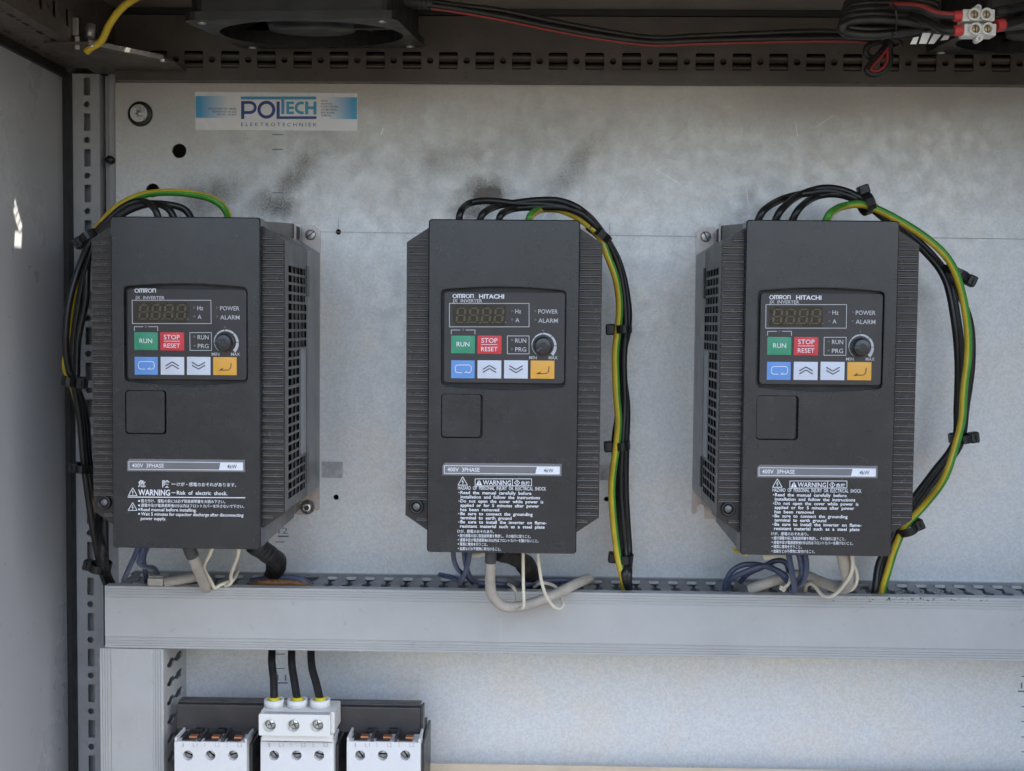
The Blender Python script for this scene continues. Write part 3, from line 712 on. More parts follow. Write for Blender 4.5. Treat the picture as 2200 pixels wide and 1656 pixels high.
invB = make_inverter()
invA = copy_tree(invB, None, ORG_['A']-ORG_['B']); invC = copy_tree(invB, None, ORG_['C']-ORG_['B'])
invA['label'] = 'inverter with bilingual danger notice, beside the corner post, under the company sticker'
invB['label'] = 'middle inverter of the three, seen straight on, with the long warning text'
invC['label'] = 'inverter with long warning text whose vented left side and hooked flange show'
oA = ORG_['A']; c = Vector((oA.x+.0624, 0, oA.z+.0091))
fb = MB().lathe([(.0030, -.0075), (.0040, -.0072), (.0046, -.0045), (.0062, -.0042), (.0064, -.0022)], c, seg=24).build('flange_bolt', ZINC, invA)
MB().lathe([(0, -.0062), (.0024, -.0062)], c+Vector((0, -.0016, 0)), seg=6, caps=False).build('hex_socket', INKB, fb)
for iv, ang in ((invA, -12), (invB, 38), (invC, 2)):
    kn = [c_ for k_ in kids(iv) for c_ in kids(k_) if c_.name.startswith('knob')][0]
    kn.rotation_euler = (0, R(-ang), 0)

def logo_omron(mb, px0, px1, base_py, h, Y):
    w = px1-px0; t = h*.20
    def ring(cx, rx, ry, cy):
        N = 20
        o_ = [(cx+rx*math.cos(2*math.pi*i/N), cy+ry*math.sin(2*math.pi*i/N)) for i in range(N)]; i_ = [(cx+(rx-t)*math.cos(2*math.pi*i/N), cy+(ry-t*.8)*math.sin(2*math.pi*i/N)) for i in range(N)]
        for i in range(N): poly(mb, [o_[i], o_[(i+1) % N], i_[(i+1) % N], i_[i]], Y)
    cy = base_py-h/2; rx = w*.105
    ring(px0+rx, rx, h*.52, cy); ring(px0+w*.725, rx, h*.52, cy)
    def bar(x0, x1, y0, y1, d=0): poly(mb, [(x0, y0), (x1, y0), (x1, y1), (x0, y1)], Y-.00001*d)
    mx = px0+w*.225; mw = w*.215
    for f in (0, .5, 1): bar(mx+f*(mw-t), mx+f*(mw-t)+t, base_py-h, base_py, 1)
    bar(mx, mx+mw, base_py-h*1.02, base_py-h+t*.8, 2)
    rx0 = px0+w*.465; bar(rx0, rx0+t, base_py-h, base_py, 1); bar(rx0, rx0+w*.12, base_py-h*1.02, base_py-h+t*.8, 2); bar(rx0, rx0+w*.12, base_py-h*.5, base_py-h*.5+t*.8, 2); bar(rx0+w*.105, rx0+w*.105+t, base_py-h*.95, base_py-h*.45, 3)
    poly(mb, [(rx0+w*.05, base_py-h*.42), (rx0+w*.05+t, base_py-h*.42), (rx0+w*.145, base_py), (rx0+w*.145-t*1.2, base_py)], Y-.00004)
    nx = px0+w*.84; nw = w*.16; bar(nx, nx+t, base_py-h, base_py, 1); bar(nx+nw-t, nx+nw, base_py-h*.9, base_py, 1); bar(nx, nx+nw-t*.5, base_py-h*1.02, base_py-h+t*.8, 2)
def tri(mb, x0, x1, y0, y1, w, Y, bolt=True, fill=False):
    cx = (x0+x1)/2
    if not fill: strokes(mb, [(x0, y1), (cx, y0), (x1, y1)], w, Y, closed=True)
    else:
        h = y1-y0; poly(mb, [(x0, y1), (cx-.8, y0), (cx-.8, y1)], Y); poly(mb, [(cx+.8, y1), (cx+.8, y0), (x1, y1)], Y); poly(mb, [(cx-.8, y1), (cx-.8, y1-h*.12), (cx+.8, y1-h*.12), (cx+.8, y1)], Y-.00001)
        return
    if bolt: strokes(mb, [(cx+.8, y0+(y1-y0)*.32), (cx-1.8, y0+(y1-y0)*.62), (cx+1.6, y0+(y1-y0)*.58), (cx-.6, y0+(y1-y0)*.90)], w*.9, Y)
    else: line(mb, (cx, y0+(y1-y0)*.35), (cx, y0+(y1-y0)*.72), w*1.3, Y); line(mb, (cx, y0+(y1-y0)*.80), (cx, y0+(y1-y0)*.88), w*1.3, Y)
Yt = YC-.00012; YK = YC+.0006
def long_warning(parent):
    mb = MB(); C = lambda zx: 940+zx/7.857
    tri(mb, 984, 1004.3, 1023, 1041, 1.3, Yt)
    frame(mb, 1020.8, 1027.5, 1142, 1042.6, 1.2, Yt); line(mb, (1101, 1028), (1101, 1042), 1.2, Yt)
    tri(mb, 1022.8, 1035.8, 1029.5, 1041, 1, Yt, fill=True)
    text(mb, 'WARNING', 1037.4, 1097.8, 1040.2, 9.6, Yt, bold=.008)
    strokes(mb, [(1105.2, 1035.8), (1111, 1030), (1116.8, 1035.8), (1111, 1041.6)], 1.1, Yt, closed=True); line(mb, (1111, 1032.5), (1111, 1037.3), 1.5, Yt); line(mb, (1111, 1038.2), (1111, 1039.6), 1.5, Yt)
    text(mb, '危険', C(1408), C(1562), 1041.2, 8.4, Yt, cjk=True, bold=.012)
    text(mb, 'HAZARD  OF  PERSONAL  INJURY  OR  ELECTRICAL  SHOCK', C(345), C(1832), 1050.3, 7.4, Yt, bold=.004)
    for s_, a_, b2, zy in (('・Read  the  manual  carefully  before', 352, 1585, 550), ('installation  and  follow  the  instructions', 388, 1730, 622), ('・Do  not  open  the  cover  while  power  is', 352, 1785, 692), ('applied  or  for  5  minutes  after  power', 385, 1715, 763),
                           ('has  been  removed', 385, 1040, 836), ('・Be  sure  to  connect  the  grounding', 348, 1605, 905), ('terminal  to  earth  ground', 385, 1250, 975), ('・Be  sure  to  install  the  inverter  on  flame-', 348, 1840, 1045), ('resistant  material  such  as  a  steel  plate', 380, 1808, 1116)):
        if s_[0] == '・':
            mb.flat(circ(*XZ(C(a_+12), 990+zy/7.857-3, Yt), .0004, 8), Yt); s_ = s_[1:]; a_ = 387
        text(mb, s_, C(a_), C(b2), 990+zy/7.857, 6.5, Yt, bold=.016)
    for s_, a_, b2, zy in (('けが、感電のおそれあり。', 335, 955, 1207), ('据付通電の前に取扱説明書を熟読し、その指示に従うこと。', 376, 1575, 1281), ('通電中及び電源遮断後5分以内はフロントカバーを開けないこと。', 376, 1705, 1354), ('確実に接地を行うこと。', 376, 845, 1424), ('金属などの不燃物に取付けること。', 374, 1070, 1500)):
        if a_ > 350: mb.flat(circ(*XZ(C(352), 990+zy/7.857-4, Yt), .0004, 8), Yt)
        text(mb, s_, C(a_), C(b2), 990+zy/7.857, 7.4, Yt, cjk=True, bold=.006)
    return mb.build('warning_text', INKW, parent, recalc=False)
wt = long_warning(invB)
copy_tree(wt, invC, ORG_['C']-ORG_['B'])
mb = MB(); C = lambda zx: 260+zx/7.857; D_ = lambda zy: 980+zy/7.857
text(mb, '危', C(290), C(415), D_(515), 15.6, Yt, cjk=True, bold=.014); text(mb, '険', C(697), C(822), D_(518), 15.8, Yt, cjk=True, bold=.014)
line(mb, (C(850), D_(460)), (C(920), D_(461)), 1.2, Yt); text(mb, 'けが・感電のおそれがあります。', C(942), C(1945), D_(497), 8.6, Yt, cjk=True, bold=.008)
tri(mb, C(125), C(272), D_(525), D_(655), 1.3, Yt, bolt=False); tri(mb, C(120), C(272), D_(775), D_(905), 1.3, Yt)
text(mb, 'WARNING', C(290), C(828), D_(648), 12, Yt, bold=.022); line(mb, (C(850), D_(606)), (C(920), D_(607)), 1.2, Yt)
text(mb, 'Risk  of  electric  shock.', C(942), C(1795), D_(638), 8, Yt, bold=.014)
line(mb, (C(112), D_(680)), (C(2098), D_(692)), 2.0, Yt)
for s_, a_, b2, zy, cj in (('据え付け、運転の前には必ず取扱説明書をお読み下さい。', 335, 1760, 772, 1), ('通電中及び電源遮断後5分以内はフロントカバーを外さないで下さい。', 335, 2080, 848, 1), ('Read manual before installing.', 333, 1275, 915, 0), ('Wait 5 minutes for capacitor discharge after disconnecting', 338, 2065, 990, 0), ('power supply.', 333, 762, 1065, 0)):
    text(mb, s_, C(a_), C(b2), D_(zy), 7.6 if cj else 6.6, Yt, cjk=bool(cj), bold=.008 if cj else .014)
    if zy < 1000: mb.flat(circ(*XZ(C(305), D_(zy)-3.4, Yt), .00075, 10), Yt)
mb.build('warning_text', INKW, invA, recalc=False)
def keypad_of(iv): return [c_ for c_ in kids(iv) if c_.name.startswith('keypad') and 'print' not in c_.name][0]
Yq = YK-.00012
mb = MB(); logo_omron(mb, 289, 335, 629.5, 8.6, Yq); mb.build('brand_print', INKW, keypad_of(invA), recalc=False)
mb = MB(); logo_omron(mb, 972.3, 1017.7, 641.3, 8.6, Yq); text(mb, 'HITACHI', 1029.3, 1083, 641.9, 8.8, Yq, bold=.026)
bp = mb.build('brand_print', INKW, keypad_of(invB), recalc=False)
copy_tree(bp, keypad_of(invC), ORG_['C']-ORG_['B'])

# ================================================================== company sticker
Ys = -.0003
st = thing('company_sticker', at(593, 282, 0), 'white and blue company sticker reading POLTECH ELEKTROTECHNIEK on the panel', 'sticker')
def gradient_mat(name, c1, c2, x0, x1):
    m = bpy.data.materials.new(name); m.use_nodes = True; n = m.node_tree.nodes; l = m.node_tree.links; b = n['Principled BSDF']
    g = n.new('ShaderNodeNewGeometry'); s = n.new('ShaderNodeSeparateXYZ'); mr = n.new('ShaderNodeMapRange'); mr.inputs[1].default_value = x0; mr.inputs[2].default_value = x1
    mx = n.new('ShaderNodeMix'); mx.data_type = 'RGBA'; mx.inputs[6].default_value = (*c1, 1); mx.inputs[7].default_value = (*c2, 1)
    l.new(g.outputs['Position'], s.inputs[0]); l.new(s.outputs[0], mr.inputs[0]); l.new(mr.outputs[0], mx.inputs[0]); l.new(mx.outputs[2], b.inputs['Base Color'])
    b.inputs['Roughness'].default_value = .32; return m
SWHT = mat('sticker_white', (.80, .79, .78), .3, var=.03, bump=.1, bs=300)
MB().prism([XZ(*q, Ys) for q in ((420, 280), (768, 282), (768, 201), (419, 198))], Ys, -.00005).build('sheet', SWHT, st)
sb, wh = (.08, .36, .60), (.78, .78, .78)
mb = MB(); poly(mb, [(420.5, 254), (505, 254), (505, 207), (420, 207)], Ys-.0001); mb.build('fade_band', gradient_mat('fade_left', sb, wh, at(430, 230, 0).x, at(492, 230, 0).x), st, recalc=False)
mb = MB(); poly(mb, [(690, 256), (767, 257), (767, 210), (690, 209)], Ys-.0001); mb.build('fade_band', gradient_mat('fade_right', wh, sb, at(700, 230, 0).x, at(758, 230, 0).x), st, recalc=False)
C = lambda zx: 410+zx/5.946; D_ = lambda zy: 180+zy/5.946; Yl = Ys-.0002
NAVY = mat('navy_ink', (.020, .055, .23), .35, var=.03); CYAN = mat('cyan_ink', (.06, .34, .52), .35, var=.03)
def q4(mb, x0, y0, x1, y1, d=0, m=0): poly(mb, [(C(x0), D_(y0)), (C(x1), D_(y0)), (C(x1), D_(y1)), (C(x0), D_(y1))], Yl-.00001*d, m)
def arc(mb, cx, cy, rx, ry, tx, a0, a1, N=18, d=0):
    for i in range(N):
        t0, t1 = R(a0+(a1-a0)*i/N), R(a0+(a1-a0)*(i+1)/N)
        poly(mb, [(C(cx+rx*math.cos(t)), D_(cy-ry*math.sin(t))) for t in (t0, t1)] + [(C(cx+(rx-tx)*math.cos(t)), D_(cy-(ry-tx)*math.sin(t))) for t in (t1, t0)], Yl-.00001*d)
mb = MB(); q4(mb, 642, 225, 683, 455); q4(mb, 683, 225, 760, 262, 1); q4(mb, 683, 353, 760, 390, 1); arc(mb, 758, 308, 84, 82, 38, -90, 90)
arc(mb, 965, 336, 115, 115, 41, 0, 360, 28); q4(mb, 1095, 232, 1136, 455); q4(mb, 1136, 420, 1605, 455, 1)
mb.build('logo_dark_letters', NAVY, st, recalc=False)
mb = MB(); q4(mb, 638, 168, 1600, 206); q4(mb, 1155, 206, 1195, 392, 1)
q4(mb, 1220, 232, 1255, 392); [q4(mb, 1255, a_, 1316, a_+33, 1) for a_ in (232, 296, 360)]
arc(mb, 1415, 312, 88, 81, 36, 80, 280); q4(mb, 1415, 232, 1442, 268, 1); q4(mb, 1415, 357, 1442, 393, 1)
q4(mb, 1460, 232, 1500, 395); q4(mb, 1566, 232, 1605, 397); q4(mb, 1500, 294, 1566, 330, 1)
mb.build('logo_light_letters', CYAN, st, recalc=False)
mb = MB()
text(mb, 'ELEKTROTECHNIEK', C(642), C(1608), D_(545), 7.6, Yl, space=1.6)
for s_, a_, b2, zy in (('WALLERSTRAAT 125F - NIJKERK', 222, 583, 333), ('TELEFOON: 033 - 245 22 02', 268, 583, 371), ('FAX: 033 - 245 86 87', 335, 583, 408), ('AANLEG,', 1662, 1752, 232), ('ONDERHOUD,', 1662, 1810, 270), ('PLC/BESTURINGEN,', 1662, 1880, 308), ('AUTOMATISERING,', 1662, 1868, 346), ('REGELTECHNIEK,', 1662, 1840, 384), ('TELEMATICA', 1662, 1795, 420)):
    text(mb, s_, C(a_), C(b2), D_(zy), 3.6, Yl, bold=.01)
mb.build('small_print', mat('sticker_grey_ink', (.06, .09, .16), .4), st, recalc=False)

# ================================================================== wiring ducts
YD = -.070                                       # back edge of the covers
def cover_profile(h):
    """(depth, height) outline of a ribbed snap-on cover, height from 0 to h"""
    pts = [(YD+.008, 0), (YD-.0022, 0)]
    def grooves(z0, sgn, n=4):
        o_ = []
        for i in range(n): z = z0+sgn*.0021*i; o_ += [(YD-.0026, z), (YD-.0026, z+sgn*.0013), (YD-.0019, z+sgn*.0015), (YD-.0019, z+sgn*.0020)]
        return o_
    lo = grooves(.0006, 1); hi = grooves(h-.0006, -1)[::-1]
    return pts + lo + [(YD-.0026, .0098), (YD-.0026, h-.0098)] + hi + [(YD-.0022, h), (YD+.008, h)]
FINGER = [(-.0082, -.012), (-.0046, -.0150), (-.0046, -.0290), (-.0068, -.0335), (-.0068, -.0380), (-.0042, -.0410), (-.0042, -.0490), (-.0066, -.0535), (-.0066, YD+.0015)]
fpoly = FINGER + [(-x, y) for x, y in FINGER[::-1]]
def finger_mesh(axis):
    mb = MB()
    if axis == 'z': mb.prism(fpoly, -.0007, .0007, 'z')
    else: mb.prism([(y, x) for x, y in fpoly], -.0007, .0007, 'x')
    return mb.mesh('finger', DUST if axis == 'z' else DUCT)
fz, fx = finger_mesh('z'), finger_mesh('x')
dx0 = at(228, 1330, YD).x; dz1 = at(228, 1262, YD-.0026).z; dz1 = (dz1 + at(2199, 1280, YD-.0026).z)/2; dz0 = (at(228, 1397, YD-.0026).z + at(2199, 1413, YD-.0026).z)/2
dx1 = .52; PITCH = 41.7*pxm(-.04)
du = thing('wiring_duct', ((dx0+dx1)/2, YD, dz0), 'long grey slotted wiring duct running across the panel below the inverters', 'duct')
MB().prism([(p, q+dz0) for p, q in cover_profile(dz1-dz0)], dx0, dx1, 'x').build('cover', DUCT, du)
MB().box(dx0+.001, dx1, -.0022, -.0003, dz0+.002, dz1-.0016).build('base', DUCT, du)
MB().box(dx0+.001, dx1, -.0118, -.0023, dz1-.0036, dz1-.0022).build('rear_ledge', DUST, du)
MB().box(dx0+.001, dx1, -.0118, -.0023, dz0+.0016, dz0+.003).build('rear_ledge', DUCT, du)
i = 0; x = dx0+.0095
tabm = MB().box(-.0042, .0042, -.0008, .0008, 0, .0026, 0, .0003).mesh('lit_gap_tab', DUCT)  # added bright tabs imitate the lit duct back glimpsed through the slots
while x < dx1-.008:
    skip = at(640, 1250, -.05).x-.038 < x < at(640, 1250, -.05).x+.012 or at(1190, 1250, -.05).x-.022 < x < at(1190, 1250, -.05).x+.010
    if not skip: put('finger', fz, (x, 0, dz1-.0029), du)
    put('finger', fz, (x, 0, dz0+.0023), du)
    if not skip: put('lit_gap_tab', tabm, (x+PITCH/2, -.0225, dz1-.0029), du)
    x += PITCH
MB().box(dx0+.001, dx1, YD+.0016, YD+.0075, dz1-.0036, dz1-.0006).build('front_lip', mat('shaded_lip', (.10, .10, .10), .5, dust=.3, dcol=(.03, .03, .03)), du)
mb = MB(); rnd = random.Random(3)
for i in range(420):
    f = abs(rnd.gauss(0, 1)); px_ = 1965+rnd.gauss(0, 75); ed = rnd.random() < .35
    c = Vector((at(px_, 1270, YD).x, YD+.002+rnd.random()*.03 if not ed else YD-.0022-rnd.random()*.0012, dz1-.0016 if not ed else dz1-.0004-abs(rnd.gauss(0, .0022))))
    r_ = .0003+.0007*rnd.random()**3
    vs = [c+Vector((rnd.uniform(-1, 1), rnd.uniform(-1, 1), rnd.uniform(-.5, .7)))*r_*1.4 for _ in range(4)]
    mb.add(vs, [(0, 1, 2), (0, 3, 1), (1, 3, 2), (0, 2, 3)])
mb.build('soot_crumbs', mat('soot', (.018, .015, .013), .9), None, 'black soot crumbs scattered on the duct edge under the third earth wire', 'soot', kind='stuff')
# vertical duct
vx0, vx1 = at(214.5, 1500, YD-.0026).x, at(351, 1500, YD-.0026).x; vz1 = dz0-.0006
vd = thing('wiring_duct', ((vx0+vx1)/2, YD, -.62), 'upright grey slotted wiring duct in the lower corner beside the breakers', 'duct')
mb = MB().prism([(p, q) for p, q in cover_profile(vx1-vx0)], -.70, vz1, 'z'); mb.v = [(v[1]+vx0, v[0], v[2]) for v in mb.v]
mb.build('cover', DUCT, vd)
MB().box(vx0+.002, vx1-.002, -.0022, -.0003, -.70, vz1).build('base', DUCT, vd)
for xx in (vx1-.0023, vx0+.0023):
    MB().box(xx-.0007, xx+.0007, -.0118, -.0023, -.70, vz1).build('rear_ledge', DUCT, vd)
    for i in range(22):
        z = vz1-.0105-PITCH*i
        if z > -.69: put('finger', fx, (xx, 0, z), vd)
# cables lying in the ducts
for j, (yy, zz, r_, m_) in enumerate(((-.020, dz0+.022, .0062, WBLK), (-.034, dz0+.014, .0052, WBLU), (-.046, dz0+.024, .0056, WBLK))):
    MB().tube([(dx0+.02, yy, zz), (dx0+.2, yy-.004, zz-.003), (dx0+.45, yy+.003, zz+.002), (dx0+.7, yy, zz-.002), (dx1-.01, yy, zz)], r_, 8).build('duct_cable', m_, None, ('thick black cable deep inside the long duct', 'dark blue cable inside the long duct', 'black cable close behind the long duct cover')[j], 'cable')
xm = (vx0+vx1)/2
MB().tube([(xm+.008, -.03, vz1-.004), (xm+.012, -.034, vz1-.06), (xm+.006, -.028, vz1-.13), (xm+.010, -.03, -.68)], .008, 8).build('duct_cable', BRAID, None, 'amber braided cable inside the upright duct', 'cable')

# ================================================================== wires
GY = [0, 0, 0, 0, 0, 0, 1, 1, 1, 1, 1, 1]
def wire(name, pts, rpx, mats, label, cat='wire', group=None, Y0=None, twist=0., m=(0,), seg=10, parent=None, **kw):
    P = [at(q[0], q[1], q[2]) for q in pts]
    mid = pts[len(pts)//2][2]
    return MB().tube(P, rpx*pxm(mid), seg, m, twist, **kw).build(name, mats, parent, label, cat, group)
def bundle(pts, dflt): return [(q[0], q[1], q[2] if len(q) > 2 else dflt) for q in pts]

# -- beside the first inverter
gA = 'supply wires looping out of the top of the inverters'
wire('earth_wire', bundle([(493, 478, -.075), (484, 452, -.07), (458, 430), (415, 418), (360, 414), (305, 420), (255, 444), (220, 478), (196, 510), (178, 558, -.075), (163, 610, -.077), (150, 680, -.075), (146, 740, -.07), (141, 790, -.074), (153, 818, -.08), (166, 862, -.075), (180, 930, -.06), (186, 1003, -.06), (200, 1100, -.055), (213, 1180, -.05), (224, 1236, -.045), (250, 1280, -.035), (300, 1310, -.03)], -.072), 8, [WYEL, WGRN], 'green and yellow earth wire arching over the inverter next to the corner post', 'wire', gA, twist=-11, m=GY, seg=12, phase=.9)
for pts, lb in (
    ([(343, 478, -.10), (331, 448, -.10), (305, 433), (268, 444), (232, 474), (198, 512), (170, 575, -.095), (149, 650, -.10), (141, 730, -.10), (147, 790, -.095), (158, 822, -.09), (172, 900, -.08), (181, 1000, -.075), (196, 1110, -.065), (210, 1190, -.06), (222, 1238, -.05), (248, 1282, -.04), (300, 1320, -.035)], 'outermost black wire of the bundle beside the corner post'),
    ([(378, 478, -.09), (362, 450, -.09), (330, 438), (285, 446), (242, 474), (207, 512), (183, 580), (170, 650, -.085), (158, 730), (156, 800), (160, 824), (178, 900, -.07), (188, 1000, -.065), (206, 1110, -.055), (220, 1190), (230, 1238, -.045), (256, 1280, -.035), (310, 1305, -.03)], 'middle black wire of the bundle beside the corner post'),
    ([(416, 478, -.08), (398, 452, -.08), (365, 441), (315, 440), (262, 462), (215, 508), (192, 545, -.078), (187, 590), (184, 650), (168, 730), (165, 800), (165, 826), (184, 890, -.06), (193, 1000, -.055), (215, 1110, -.05), (222, 1180), (234, 1238, -.04), (262, 1276, -.03), (320, 1300, -.025)], 'innermost black wire of the bundle beside the corner post')):
    wire('power_wire', bundle(pts, -.085), 7.6, WBLK, lb, 'wire', gA)
# -- middle inverter
wire('earth_wire', bundle([(1134, 482, -.10), (1142, 462, -.10), (1165, 450), (1205, 452), (1247, 472), (1286, 506), (1306, 552), (1324, 602), (1331, 655), (1328, 708), (1322, 765), (1325, 850), (1329, 900), (1325, 955), (1315, 1035), (1317, 1105), (1327, 1190), (1337, 1235), (1341, 1262, -.05), (1346, 1300, -.045)], -.07), 8, [WYEL, WGRN], 'green and yellow earth wire hanging beside the middle inverter', 'wire', gA, twist=-.3, m=GY, seg=12, phase=.55)
for pts, lb in (
    ([(985, 482, -.10), (990, 456, -.10), (1008, 438), (1048, 432), (1110, 438), (1175, 440), (1228, 450), (1265, 472), (1298, 508, -.068), (1326, 565, -.062), (1340, 630, -.06), (1344, 705, -.06), (1340, 780, -.06), (1342, 870, -.06), (1337, 955, -.062), (1334, 1040, -.06), (1338, 1110, -.06), (1345, 1190, -.06), (1346, 1235), (1348, 1262, -.05), (1350, 1300, -.045)], 'black wire leaving the middle inverter nearest its top corner, foremost of its bundle'),
    ([(1028, 482, -.10), (1040, 458, -.10), (1070, 443), (1112, 436), (1160, 431), (1205, 433), (1248, 452), (1288, 492, -.052), (1330, 565, -.048), (1349, 650, -.05), (1349, 710, -.05), (1337, 780, -.05), (1347, 870, -.05), (1345, 955, -.05), (1344, 1040, -.05), (1347, 1110, -.05), (1352, 1190, -.05), (1351, 1235), (1352, 1262, -.05), (1356, 1300, -.045)], 'black wire arching highest over the middle inverter'),
    ([(1070, 482, -.10), (1078, 461, -.10), (1105, 449), (1150, 446), (1212, 447), (1258, 466), (1292, 505, -.055), (1316, 560, -.05), (1336, 640, -.05), (1338, 705, -.05), (1330, 770, -.052), (1332, 860, -.05), (1320, 955, -.055), (1328, 1040, -.05), (1330, 1110, -.05), (1337, 1190, -.055), (1342, 1235), (1345, 1262, -.05), (1346, 1300, -.045)], 'black wire of the middle inverter lying closest to the earth wire')):
    wire('power_wire', bundle(pts, -.075), 7.4, WBLK, lb, 'wire', gA)
# -- third inverter
wire('earth_wire', bundle([(1772, 482, -.10), (1784, 459, -.10), (1812, 444), (1858, 441), (1920, 468), (1990, 512), (2036, 556), (2062, 612), (2077, 690), (2080, 760), (2071, 840), (2067, 900), (2052, 960), (2028, 1028), (1988, 1082, -.055), (1945, 1130, -.05), (1922, 1180, -.05), (1908, 1225, -.05), (1896, 1266, -.048), (1890, 1310, -.04)], -.075), 8.3, [WYEL, WGRN], 'thick green and yellow earth wire bowing out beside the inverter with the hooked flange', 'wire', gA, twist=-.3, m=GY, seg=12, phase=.6)
for pts, lb in (
    ([(1625, 482, -.10), (1642, 452, -.10), (1682, 428), (1735, 416), (1790, 412), (1850, 434), (1905, 475, -.05), (1975, 530, -.05), (2035, 596, -.055), (2058, 690, -.06), (2066, 780, -.06), (2060, 870, -.055), (2052, 950, -.05), (2006, 1012, -.045), (1958, 1082, -.04), (1925, 1150, -.04), (1896, 1210, -.04), (1886, 1266, -.045), (1880, 1310, -.04)], 'black wire leaving the third inverter nearest its outer top corner'),
    ([(1662, 482, -.10), (1680, 450, -.10), (1718, 420), (1770, 405), (1818, 412), (1868, 438), (1925, 480, -.04), (1995, 540, -.04), (2048, 610, -.045), (2083, 690, -.045), (2088, 780, -.045), (2076, 870, -.042), (2064, 950, -.04), (2022, 1012, -.04), (1975, 1075, -.035), (1938, 1140, -.035), (1906, 1210, -.035), (1892, 1266, -.04), (1888, 1310, -.035)], 'black wire arching highest over the third inverter'),
    ([(1698, 482, -.10), (1718, 448, -.10), (1752, 424), (1795, 418), (1838, 430), (1878, 452), (1930, 494, -.06), (1985, 540, -.06), (2030, 600, -.065), (2050, 690, -.068), (2058, 780, -.065), (2056, 870, -.06), (2050, 950, -.055), (2000, 1020, -.05), (1948, 1090, -.045), (1915, 1155, -.045), (1888, 1210, -.045), (1880, 1266, -.05), (1875, 1310, -.045)], 'lowest arching black wire over the third inverter')):
    wire('power_wire', bundle(pts, -.07), 7.6, WBLK, lb, 'wire', gA)

# -- cable ties
def tie(px, py, Y, ang, wid, dep, head, label, m_=TIE, bw=8.5, hs=1.45):
    """ang: direction of the bundle in the picture (degrees from vertical, clockwise); head: side (-1/1) of the lock"""
    wid += 3.5; dep += .0035
    c = at(px, py, Y); k = pxm(Y); t = thing('cable_tie', c, label, 'cable tie', 'nylon cable ties around the wire bundles')
    a = R(ang); ax = Vector((math.sin(a), 0, -math.cos(a)))*-1; ac = Vector((math.cos(a), 0, math.sin(a)))*1
    ac = Vector((-ax.z, 0, ax.x)); ac = ac if ac.x > 0 else -ac; fw = Vector((0, -1, 0))
    N = 20; vs = []
    for s_, o_ in ((-1, 0), (1, 0), (1, 1), (-1, 1)):
        for i in range(N):
            q = 2*math.pi*i/N; e = .0009 if o_ else 0
            vs.append(c + ac*(wid*k+e)*math.cos(q) + fw*(dep+e)*math.sin(q) + ax*bw*k*s_)
    fs = [(j*N+i, j*N+(i+1) % N, ((j+1) % 4)*N+(i+1) % N, ((j+1) % 4)*N+i) for j in range(4) for i in range(N)]
    MB().add(vs, fs, 0, False).build('strap', m_, t)
    hc = c + ac*head*(wid*k+.0016*hs) + fw*dep*.35
    bm = bmesh.new(); bmesh.ops.create_cube(bm, size=1); bmesh.ops.bevel(bm, geom=bm.edges[:], offset=.12, segments=1, affect='EDGES')
    M = Matrix.Translation(hc) @ Matrix((ac, ax, fw)).transposed().to_4x4() @ Matrix.Diagonal((.0052*hs, .0062*hs, .0058*hs, 1))
    mb = MB().bm(bm, 0, False, M)
    h = mb.build('lock_head', m_, t)
    bm = bmesh.new(); bmesh.ops.create_cube(bm, size=1)
    M = Matrix.Translation(hc+fw*.0032*hs+ac*head*.0008) @ Matrix((ac, ax, fw)).transposed().to_4x4() @ Matrix.Diagonal((.0012, .0030*hs, .0030, 1))
    MB().bm(bm, 0, False, M).build('cut_tail', m_, h)
tie(197, 510, -.080, 32, 17, .010, -1, 'cable tie on the wire bundle near the top of the first inverter')
tie(157, 819, -.085, -6, 15, .010, 1, 'cable tie halfway down the bundle beside the corner post')
tie(186, 1003, -.066, -6, 12, .012, -1, 'cable tie low on the bundle beside the corner post, near the rating plate')
tie(217, 1216, -.056, -15, 14, .011, -1, 'cable tie just above the duct end beside the corner post')
tie(1292, 507, -.062, -38, 17, .011, -1, 'cable tie near the top corner of the middle inverter')
tie(1336, 708, -.060, 2, 16, .012, -1, 'cable tie level with the keypad beside the middle inverter')
tie(1332, 955, -.058, 4, 16, .012, -1, 'cable tie level with the blank square beside the middle inverter')
tie(1340, 1196, -.058, -6, 15, .012, -1, 'cable tie just above the duct beside the middle inverter')
tie(1860, 438, -.066, -70, 19, .012, -1, 'cable tie over the top of the third inverter')
tie(2050, 590, -.058, -25, 24, .013, 1, 'dusty cable tie on the outer bend of the third bundle')
tie(2062, 940, -.055, 8, 15, .012, 1, 'cable tie low on the third bundle before it bends inward')
tie(1945, 1134, -.045, 25, 17, .012, 1, 'cable tie tucked under the ribbed cheek of the third inverter')

# -- control wires under the inverters
gB = 'control and motor wires under the inverters'
def dz(py): return py
W = lambda name, pts, r, m_, lb, **kw: wire(name, pts, r, m_, lb, 'wire' if r < 11 else 'cable', gB, **kw)
